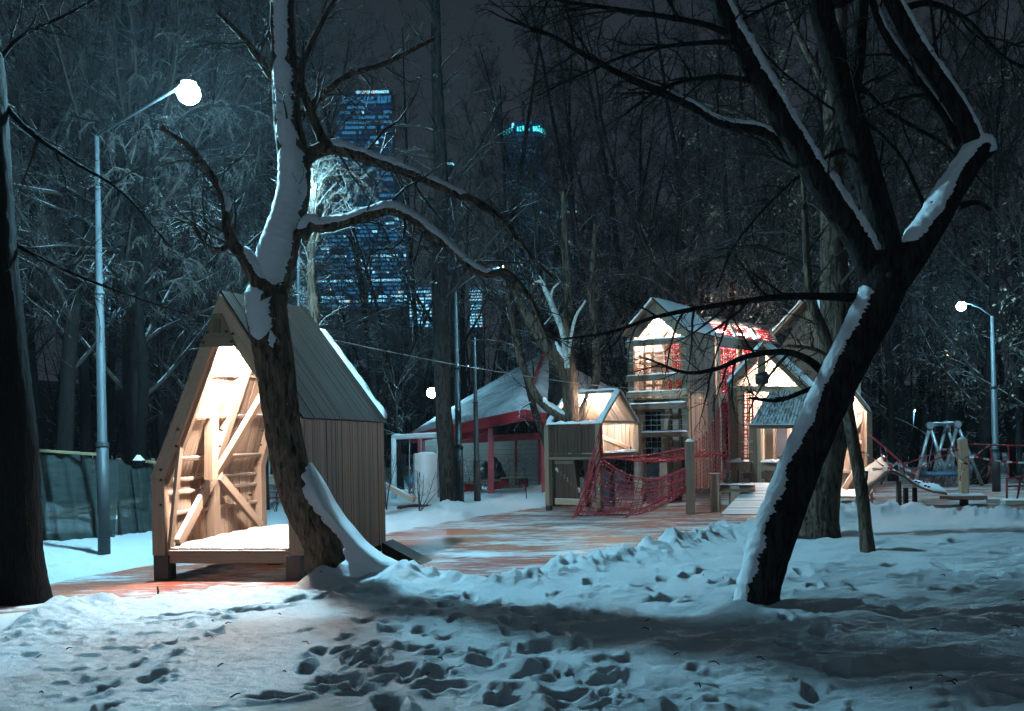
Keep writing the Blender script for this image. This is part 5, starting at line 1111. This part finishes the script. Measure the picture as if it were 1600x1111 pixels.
for dy, s_ in ((-.012, .97), (0, 1), (.34, 1), (.35, .97)): ringv += [[c.x+x*s_-.25*dy*1.0, c.y+dy, c.z+z*(s_*.5+.5)] for x, z in pr_]
qs = [[a*N_+i, a*N_+(i+1) % N_, (a+1)*N_+(i+1) % N_, (a+1)*N_+i] for a in range(3) for i in range(N_)]
m.add(ringv, qs, [[0, i+1, i] for i in range(1, N_-1)]+[[3*N_, 3*N_+i, 3*N_+i+1] for i in range(1, N_-1)]); m.build('cabinet_body', M_['white_paint'], cb, True)
snowcap(c+V3(-.24, .15, .63), c+V3(.24, .15, .63), .3, .06, cb, 4)
one('handle', cb, 'dark_metal', c+V3(-.17, -.04, .02), c+V3(-.17, -.04, .16), .012)
one_ = thing('spring_rider', 'small blue play figure with red bent tube left of the pale cabinet', 'spring rider', P(643, 775, 27.5)); m = MB(); sphere(m, P(644, 751, 27.5), .16, 10, 8, 1.1); m.build('rider_body', M_['blue_plastic'], one_, True)
m = MB(); p_, r_ = spline([P(640, 778, 27.4), P(640, 766, 27.4), P(644, 761, 27.4), P(650, 760, 27.4)], [.03]*4, .05); m.tube(p_, r_, 7, True); m.build('tube', red, one_, True)
bl = thing('balance_beam', 'snowy wooden beam slanting down behind the tall playhouse corner', 'beam', P(620, 770, 24)); beam('timber', P(590, 752, 24.0), P(648, 781, 23.6), .13, .10, pine, bl); snowcap(P(592, 750, 23.9), P(646, 777.5, 23.6), .08, .03, bl, 2)
lg = thing('log', 'half-buried grey log lying in the snow before the pale cabinet', 'log', GS(647, 793)); m = MB(); a = GS(622, 794); b_ = GS(674, 791); m.tube([a, lerp(a, b_, .5)+V3(0, 0, .02), b_], [.045, .05, .035], 8, True); m.build('log_wood', M_['bark'], lg, True)
def shrub(label, px, py, hpx, n, seed, spread=.35, nm='bare_shrub'):
    b0 = GS(px, py); r = thing(nm, label, 'shrub', b0); rg = np.random.default_rng(seed); m = MB(); hh = hpx/F*b0.y
    for k in range(n):
        q = wander(rg, np.array(b0)-[0, 0, .05], np.array([rg.normal(0, spread), rg.normal(0, spread*.6), 1.]), hh*rg.uniform(.6, 1.05), 6, .09, .02); R = np.linspace(.012, .004, 7); m.tube(q, R, 4); sub_branches(m, rg, q, R, 3, hh*.3, 0, .3, minr=.003)
    m.build('shoots', M_['twig'], r, True)
shrub('thin bare shrub standing in front of the pale cabinet', 655, 797, 85, 6, 1, .25); shrub('thin upright shoots at the rear corner of the tall playhouse', 604, 797, 90, 5, 2, .06); shrub('short dark twigs seen through the back of the tall playhouse', 431, 800, 30, 3, 3, .1)
shrub('single thin sapling in the snow left of the small playhouse', 823, 780, 60, 3, 4, .15); shrub('sparse shoots at the left of the swing by the wood', 1395, 748, 70, 5, 5, .3)
tg = thing('twig', 'tiny broken twig sticking up in front of the tall playhouse', 'twig', GS(246, 930)); m = MB(); b0 = np.array(GS(246, 932)); m.tube([b0, b0+[.01, 0, .06], b0+[.0, 0, .11]], [.008, .012, .006], 6, True); m.build('twig_wood', M_['bark_dark'], tg)
# small things seen through the open back of the tall playhouse
rb = thing('red_crate_barrier', 'small red railing with snow seen through the back of the tall playhouse', 'railing', P(427, 790, 27)); 
for px in (421, 432): one('post', rb, 'red_paint', P(px, 787, 27), P(px, 768, 27), .025)
for y in (769, 778, 785): one('rail', rb, 'red_paint', P(419, y, 27), P(436, y, 27), .02)
bx_ = thing('wooden_stand', 'snow-topped wooden stand with posts seen through the back of the tall playhouse', 'stand', P(426, 785, 28.5)); slab('board', [P(410, 757, 28.5), P(440, 757, 28.5), P(440, 745, 28.5), P(410, 745, 28.5)], .6, pine, bx_); snowcap(P(412, 744, 28.7), P(440, 744, 28.7), .5, .09, bx_, 6)
for px in (421, 429): one('post', bx_, 'white_paint', P(px, 745, 28.7), P(px, 712, 28.7), .025)
slab('snow_board', [P(418, 713, 28.7), P(432, 713, 28.7), P(432, 710, 28.7), P(418, 710, 28.7)], .1, M_['white_paint'], bx_)
b_ = thing('bare_tree', 'short dark trunk seen through the open back of the tall playhouse', 'tree', P(414, 795, 23)); tm = MB(); q, Q = limb(tm, [(414, 800, 16), (413, 760, 14), (412, 700, 13), (410, 600, 12), (404, 450, 10), (400, 300, 7)], 23, .1, 12, 5, .04); tm.build('trunk', M_['bark_dark'], b_, True)

# ------------------------------------------------------------------ netting fence on the left
fn = thing('netting_fence', 'fence hung with torn dark green netting under a yellow rail, by the tall lamp post', 'fence', GS(150, 866))
def fence_run(x0, x1, y0t, y1t, Y0, Y1, seed, name='netting_sheet', lab=None):
    n1, n2 = 70, 24; V = []
    for a in range(n1):
        f = a/(n1-1); Yq = Y0+(Y1-Y0)*f; tp = P(x0+(x1-x0)*f, y0t+(y1t-y0t)*f, Yq); zt_ = tp.z-.13*abs(math.sin(f*7+seed))*(.4 if seed == 1 else 1.2); zb_ = gz(tp.x, Yq)-.05
        for b_ in range(n2):
            g = b_/(n2-1); V.append((tp.x, Yq+.10*math.sin(f*23+seed+g*2)*(1-g*.4)+.05*math.sin(f*61+g*5), zb_+(zt_-zb_)*g))
    m = MB(); ii = np.arange(n1-1)[:, None]*n2; jj = np.arange(n2-1)[None]; m.add(V, np.stack([ii+jj, ii+n2+jj, ii+n2+jj+1, ii+jj+1], -1).reshape(-1, 4)); m.build(name, M_['mesh_cloth'], fn, True, label=lab)
fence_run(-90, 182, 697, 714, 15.6, 16.6, 1); fence_run(184, 300, 716, 726, 16.8, 18.2, 3, lab='looser, sagging sheet of green netting')
beam('top_rail', P(-90, 694, 15.62), P(166, 711, 16.5), .05, .05, M_['yellow_wood'], fn); beam('top_rail', P(228, 721, 17.3), P(300, 729, 18.2), .05, .05, M_['yellow_wood'], fn)
for px, Yq in ((-60, 15.8), (62, 16.25), (142, 16.6), (182, 16.85), (236, 17.5), (296, 18.3)): a = P(px, 716, Yq); beam('fence_post', V3(a.x, a.y+.08, 0), a+V3(0, .08, 0), .06, .05, wth, fn, (1, 0, 0))
for k in range(9):
    y = 728+k*15; one('lattice_wire', fn, 'steel', P(-60, y-8, 16.0), P(184, y, 17.0), .006, 4)
for k in range(16): x = -50+k*15; a = P(x, 712, 15.95+k*.065); one('lattice_wire', fn, 'steel', V3(a.x, a.y, .1), a, .005, 4)
cap(P(215, 719, 17.1)+V3(0, .05, 0), .16, fn, 9)
rg = np.random.default_rng(12); 
for k, (px, py, w) in enumerate(((90, 838, 1.0), (200, 845, .9), (60, 770, .6))):
    dp = thing('snowy_heap', ['large snow-covered heap behind the netting, lower left', 'snow heap behind the netting, right of the tall lamp post', 'smaller snowy pile behind the netting next to the dark trunk'][k], 'snow heap', P(px, py, 18)); m = MB(); sphere(m, V3(P(px, py, 18).x, 18.2, .1), w*.8, 18, 10, .55 if k != 2 else 1.2); m.build('heap', M_['snow'], dp, True)
pl_ = thing('timber_pile', 'loose boards leaning behind the green netting', 'timber pile', P(120, 850, 17.6))
for k in range(9): a = P(60+rg.uniform(0, 120), 800+rg.uniform(0, 50), 17.4+rg.uniform(0, .5)); beam('board', a, a+V3(rg.uniform(.5, 1.5), rg.uniform(-.1, .2), rg.uniform(-.5, .4)), .07, .03, pine, pl_)

# ------------------------------------------------------------------ right: swing, post, wavy ramp, ropes and tape
Ys = 30.0; sw = thing('nest_swing', 'grey metal A-frame swing with a blue nest seat near the edge of the wood', 'swing', P(1480, 757, Ys))
nodes = [(1453, 660, [(1428, 757), (1484, 754)], 29.6), (1479, 658, [(1453, 752), (1510, 750)], 30.4), (1496, 658, [(1471, 750), (1535, 760)], 30.0)]
for x, y, lg_, Yq in nodes:
    for i_, (lx, ly) in enumerate(lg_): a = P(lx, ly, Yq); one('leg', sw, 'steel', V3(a.x, a.y, 0), P(x, y+6, Yq), .055, 8)
    m = MB(); c = P(x, y+5, Yq-.05); m.tube([c+V3(0, -.05, 0), c+V3(0, .07, 0)], [.11, .11], 14, True); m.build('leg_joint', M_['steel'], sw)
one('top_bar', sw, 'steel', P(1453, 664, 29.6), P(1479, 663, 30.4), .05); one('top_bar', sw, 'steel', P(1479, 663, 30.4), P(1496, 663, 30.0), .05); snowcap(P(1456, 661, 29.8), P(1494, 660, 30.1), .09, .04, sw, 3)
c = P(1470, 740, 29.8); m = MB(); a_ = np.linspace(0, 2*math.pi, 25); m.tube([(c.x+.45*math.cos(q), c.y+.45*math.sin(q), c.z) for q in a_], [.06]*25, 8); m.build('nest_rim', M_['blue_plastic'], sw, True)
m = MB(); 
for k in range(-4, 5): w = math.sqrt(max(.01, .42**2-(k*.09)**2)); rod(m, c+V3(-w, k*.09, -.03), c+V3(w, k*.09, -.03), .012, 4); rod(m, c+V3(k*.09, -w, -.03), c+V3(k*.09, w, -.03), .012, 4)
m.build('nest_seat', M_['blue_plastic'], sw)
for sx in (-1, 1): one('hanging_rope', sw, 'steel', c+V3(sx*.42, 0, 0), P(1462 if sx < 0 else 1484, 664, 29.9), .012, 5)
Yp = 21.9; pb = P(1506, 768, Yp)
gp = thing('rope_post', 'thick pale square post with snow cap holding red ropes before the swing', 'post', V3(pb.x, pb.y, 0)); a = P(1503.5, 686, Yp); beam('timber', V3(pb.x, pb.y, .25), a, .17, .16, pale, gp, (1, 0, 0)); cap(a, .17, gp, 7)
pf = thing('low_platform', 'low snowy plank platform on a dark foot under the rope post', 'platform', V3(pb.x, pb.y, 0))
for k in range(4): slab('board', [P(1468, 775, Yp-.35+k*.2), P(1543, 775, Yp-.35+k*.2), P(1543, 775, Yp-.17+k*.2), P(1468, 775, Yp-.17+k*.2)], .07, wth, pf)
beam('beam', P(1481, 778.5, Yp), P(1534, 778.5, Yp), .06, .2, red, pf); beam('foot', V3(pb.x, pb.y, -.02), P(1506, 780, Yp), .14, .14, M_['dark_metal'], pf, (1, 0, 0)); snowcap(P(1474, 772, Yp), P(1532, 772, Yp), .5, .05, pf, 6)
wv = thing('wavy_ramp', 'curved climbing ramp covered with snow and small red holds, right of the lit playhouse', 'ramp', P(1420, 785, 22))
prof = [(1392, 736.5), (1400, 739), (1412, 745), (1425, 753), (1440, 761), (1458, 767), (1480, 770.5)]
def strip(pts, w0, Y0, Y1, th, mat, name, lift=0):
    pp_ = np.array([list(P(x, y, Y0)) for x, y in pts]); k = len(pp_); V = []
    for i_, q in enumerate(pp_):
        for t_ in np.linspace(0, 1, 7): V.append((q[0]*(1+(Y1-Y0)*t_/Y0*.55)+0*t_, Y0+(Y1-Y0)*t_, q[2]+lift+(.02*math.sin(3*t_+i_) if lift else 0)+w0*t_))
    V2 = [(x, y, z-th) for x, y, z in V]; m = MB(); ii = np.arange(k-1)[:, None]*7; jj = np.arange(6)[None]; q = np.stack([ii+jj, ii+7+jj, ii+7+jj+1, ii+jj+1], -1).reshape(-1, 4); o = k*7
    side = [[i_*7, o+i_*7, o+(i_+1)*7, (i_+1)*7] for i_ in range(k-1)]+[[i_*7+6, (i_+1)*7+6, o+(i_+1)*7+6, o+i_*7+6] for i_ in range(k-1)]
    m.add(V+V2, list(q)+list(q[:, ::-1]+o)+side); return m.build(name, mat, wv, True)
strip(prof, .10, 21.4, 22.6, .04, wth, 'ramp_sheet'); strip(prof, .10, 21.41, 22.58, .01, M_['snow'], 'snow', .03)
strip([(1353, 760), (1362, 757), (1372, 750), (1382, 742), (1391.5, 736.5)], .34, 21.4, 22.2, .04, wth, 'ramp_sheet')
for k in range(17):
    f = (k*.618) % 1*.92; i_ = int(f*6); g_ = f*6-i_; x = prof[i_][0]*(1-g_)+prof[i_+1][0]*g_; y = prof[i_][1]*(1-g_)+prof[i_+1][1]*g_; t_ = ((k*.37) % 1)*.9; q = P(x, y, 21.4); m = MB(); sphere(m, (q.x*(1+1.2*t_/21.4*.55), 21.4+1.2*t_, q.z+.10*t_+.05), .038, 8, 5, .6); m.build('hold', red, wv, True)
for px, y0, y1, Yq in ((1404, 752, 783, 21.7), (1415, 762, 780, 22.3), (1429, 762, 778, 22.8)): a = P(px, y0, Yq); beam('leg', V3(a.x, a.y, 0), a, .09, .09, M_['dark_metal'], wv, (1, 0, 0))
def rope(label, pts, r, Yq, mat='red_rope', name='rope', sagn=0):
    th_ = thing(name, label, 'rope', P(*pts[0], Yq)); p_, R_ = spline([P(x, y, Yq+.05*math.sin(i_*2.1)) for i_, (x, y) in enumerate(pts)], [r]*len(pts), .12); m = MB(); m.tube(p_, R_, 6, True); m.build('strand', M_[mat], th_, True)
rope('thick red rope running down from the lit playhouse to the wavy ramp', [(1358, 680), (1380, 697), (1404, 719), (1424, 737)], .022, 22.2)
rope('red rope rising from the wavy ramp towards the rope post, upper one', [(1410, 727), (1450, 712), (1498, 696)], .013, 22.0); rope('red rope rising to the rope post, lower one', [(1428, 736), (1452, 723), (1480, 710), (1497, 702)], .015, 21.9)
rope('long taut red rope from the rope post to the right edge', [(1511, 694), (1560, 695.5), (1620, 696.5), (1720, 698)], .017, 21.9)
rope('red rope end hanging from the taut rope, with a frayed tip, left one', [(1546, 696), (1549, 712), (1546, 730), (1541, 747)], .012, 21.85); rope('red rope end hanging straight down from the taut rope, right one', [(1575, 697), (1577, 712), (1575.5, 730), (1575, 745)], .014, 21.85)
def tape(label, pts, w, Yq):
    th_ = thing('barrier_tape', label, 'barrier tape', P(*pts[0], Yq)); p_, _ = spline([P(x, y, Yq+.08*math.sin(i_*1.7)) for i_, (x, y) in enumerate(pts)], [1]*len(pts), .045); m = MB(); n_ = len(p_); w_ = w/2/F*Yq
    U = []
    for i_ in range(n_): a = i_*.35; U.append((w_*math.sin(a)*.4, .5*w_*math.sin(a*.7+1), w_*(.55+.45*abs(math.cos(a)))))
    V = []; 
    for i_ in range(n_): V += [p_[i_]-U[i_], p_[i_]+U[i_]]
    for i_ in range(n_-1): m.add([V[2*i_], V[2*i_+2], V[2*i_+3], V[2*i_+1]], [[0, 1, 2, 3]], None, (i_//3) % 2)
    m.build('ribbon', [M_['tape_white'], M_['tape_red']], th_)
tape('red and white tape sloping down behind the thin crooked tree to the ramp', [(1335, 700), (1358, 712), (1378, 727), (1392, 735)], 3.2, 21.8)
tape('looped red and white tape hanging off the thick red rope', [(1375, 697), (1376, 708), (1381, 719), (1392, 725), (1402, 724), (1409, 718)], 5, 21.9)
tape('second tape loop dangling beside the thick red rope', [(1382, 699), (1386, 710), (1385, 718), (1379, 714)], 4, 21.8)
tape('tangled tape along the top of the wavy ramp', [(1363, 733), (1378, 733), (1392, 730), (1404, 722), (1406, 731), (1420, 735), (1434, 742)], 4.5, 21.3)
tape('tape draped from the swing side down round the rope post', [(1472, 702), (1484, 704), (1495, 717), (1505, 723), (1514, 727), (1503, 738), (1499, 757)], 3.4, 21.6)
tape('tape rising from the rope post to the taut rope', [(1500, 716), (1512, 714), (1522, 714), (1534, 704), (1546, 696)], 3, 21.6)
tape('long red and white tape sagging to the right edge below the taut rope', [(1520, 713), (1545, 718), (1570, 721), (1600, 723), (1660, 722)], 3.4, 21.7)
tape('short end of tape hanging beside the wavy ramp', [(1455, 722), (1453, 736), (1452, 752)], 4, 21.7)
tape('tape crumpled on the ground beside the lit playhouse', [(1352, 762), (1358, 772), (1364, 765), (1370, 776), (1362, 779), (1356, 774)], 4, 21.8)
rl_ = thing('red_railing', 'low red metal railing at the right edge of the view', 'railing', P(1590, 784, 23))
for px in (1573, 1620): one('post', rl_, 'red_paint', P(px, 781, 23), P(px, 747, 23), .025)
one('rail', rl_, 'red_paint', P(1573, 748, 23), P(1620, 742, 23), .025); one('rail', rl_, 'red_paint', P(1573, 760, 23), P(1620, 758, 23), .02); m = MB(); p_, R_ = spline([P(1594, 746, 22.9), P(1593, 760, 22.9), P(1589, 781, 22.9)], [.022]*3, .1); m.tube(p_, R_, 7, True); m.build('bent_bar', red, rl_, True)
for k, (x0, x1, y) in enumerate(((1541, 1562, 780), (1571, 1602, 782))):
    sp_ = thing('stepping_board', ['small snowy stepping board right of the low platform', 'snowy stepping board by the red railing'][k], 'board', P(x0, y, 21.8)); slab('board', [P(x0, y, 21.5), P(x1, y, 21.5), P(x1, y, 21.9), P(x0, y, 21.9)], .08, pine, sp_); snowcap(P(x0, y-.5, 21.7), P(x1, y-.5, 21.7), .36, .05, sp_, k)

# overhead cable
cbl = thing('overhead_cable', 'thin cable spanning from the tall playhouse roof across to the tower', 'cable', P(490, 525, 14)); m = MB(); p_, R_ = spline([P(488, 524, 15.2), P(620, 552, 17), P(760, 578, 19), P(940, 603, 22), P(1100, 612, 24.5)], [.009]*5, .4); m.tube(p_, R_, 5); m.build('wire', M_['steel'], cbl, True)

# ------------------------------------------------------------------ city towers beyond the wood
rgc = random.Random(9)
def tower(label, x0, x1, top, bot, Yd, rows, cols, lit, crown=None, roundness=0, dim=.5, warm=.05, dep=.6, mats=None, cat='skyscraper', name='skyscraper'):
    c = P((x0+x1)/2, 690, Yd); w = (x1-x0)/F*Yd; zt_ = P((x0+x1)/2, top, Yd).z; zb_ = P((x0+x1)/2, bot, Yd).z
    r = thing(name, label, cat, V3(c.x, c.y, 0)); m = MB(); d = w*dep
    if roundness: m.tube([(c.x, c.y+w/2, 0), (c.x, c.y+w/2, zt_*.98), (c.x, c.y+w/2, zt_)], [w/2, w/2, w/2*.9], 28, True)
    else: m.box((c.x-w/2, c.y, 0), (c.x+w/2, c.y+d, zt_))
    m.build('tower_body', M_['tower_dark'], r, bool(roundness))
    if roundness:
        for k in range(3): mm = MB(); mm.tube([(c.x, c.y+w/2, zt_-1-k*w*.16), (c.x, c.y+w/2, zt_-1-k*w*.16+.8)], [w/2*1.01]*2, 28); mm.build('floor_band', M_['pole_metal'], r, True)
    ws = {k: MB() for k in ('win_bright', 'win_mid', 'win_dim', 'win_warm')}
    fh = (zt_-zb_)/rows; fw = w/cols
    for a in range(rows):
        rowlit = rgc.random() < lit*1.3; prev = None
        for b_ in range(cols):
            u = rgc.random(); k = 'win_bright' if u < lit*(1.7 if rowlit else .35) else 'win_mid' if u < lit*3 else 'win_dim' if u < dim+lit else None
            if prev is not None and rgc.random() < .62: k = prev
            prev = k
            if k is None: continue
            if k == 'win_bright' and rgc.random() < warm: k = 'win_warm'
            z0 = zb_+fh*(a+.22); z1 = zb_+fh*(a+.78); xa = c.x-w/2+fw*(b_+.1); xb = xa+fw*.92
            if roundness:
                t0_ = (xa-c.x)/(w/2)*.98; t1_ = (xb-c.x)/(w/2)*.98; ya = c.y+w/2-math.sqrt(max(0, 1-t0_*t0_))*w/2*1.02; yb_ = c.y+w/2-math.sqrt(max(0, 1-t1_*t1_))*w/2*1.02
            else: ya = yb_ = c.y-.3
            ws[k].add([(xa, ya, z0), (xb, yb_, z0), (xb, yb_, z1), (xa, ya, z1)], [[0, 1, 2, 3]])
    for k, q in ws.items():
        if q.n: q.build('window_pane', M_[k], r, kind='stuff')
    if crown:
        mm = MB(); n_ = 16
        for b_ in range(n_):
            if rgc.random() < .25: continue
            xa = c.x-w/2+w*b_/n_; t0_ = (xa-c.x)/(w/2)*.96; ya = c.y+w/2-math.sqrt(max(0, 1-t0_*t0_))*w/2*1.03 if roundness else c.y-.5; z1 = zt_-w*rgc.uniform(.02, .06)-w*.08; mm.add([(xa, ya, z1-w*.12), (xa+w/n_*.7, ya, z1-w*.12), (xa+w/n_*.7, ya, z1), (xa, ya, z1)], [[0, 1, 2, 3]])
        mm.build('crown_light', M_[crown], r, kind='stuff')
    return r
tower('wide glass tower block, brightest and nearest, left of the red lamp glow', 489, 640, 340, 480, 480, 22, 34, .22, dim=.62)
tower('tall tower rising behind the wide glass block, rows of dim blue floors', 535, 622, 140, 345, 560, 26, 20, .09, dim=.45, crown='win_mid')
tower('stepped slab right of the wide glass block', 600, 632, 250, 420, 520, 20, 8, .10, dim=.5)
tower('low office block with lit windows right of the wide glass tower', 644, 678, 448, 512, 430, 12, 12, .5, dim=.4)
tower('narrow lit block above the grey lamp posts', 738, 757, 448, 512, 440, 14, 7, .6, dim=.4)
tower('slim tower with a glowing blue crown, centre of the skyline', 690, 720, 250, 470, 700, 20, 6, .02, 'win_bright', 1, .1)
tower('round tower with teal-lit top right of centre', 796, 863, 188, 480, 650, 34, 16, .05, 'win_teal', 1, .92)
tower('dark slab with scattered dots of light behind the lit snag', 858, 908, 318, 480, 600, 20, 8, .10, dim=.1)
tower('lower block with a warm lit roof floor under the round tower', 806, 842, 388, 480, 520, 12, 9, .2, dim=.3, warm=.5)
tower('small bright block just right of the snow-plastered trunk', 462, 480, 432, 482, 400, 12, 6, .75, dim=.2)
tower('far block glinting through the wood left of the tall playhouse', 160, 212, 372, 505, 430, 20, 12, .35, dim=.5)
tower('far lit block between the lamp post and the tall playhouse', 225, 300, 430, 510, 470, 12, 14, .2, dim=.4)
cr_ = thing('tower_crane', 'far tower crane outlined by small blue lights right of the leaning tree', 'crane', P(1462, 690, 400)); m = MB(); rod(m, P(1462, 690, 400), P(1462, 420, 400), .8, 4); rod(m, P(1438, 436, 400), P(1470, 422, 400), .7, 4); m.build('jib', M_['tower_dark'], cr_)
for k in range(7): m = MB(); q = P(1443+k*4.2, 433-k*1.7, 399); sphere(m, q, .5, 6, 4); m.build('light', M_['win_bright'], cr_)
for k in range(4): m = MB(); q = P(1424+k*4, 457, 399); sphere(m, q, .5, 6, 4); m.build('light', M_['win_bright'], cr_)
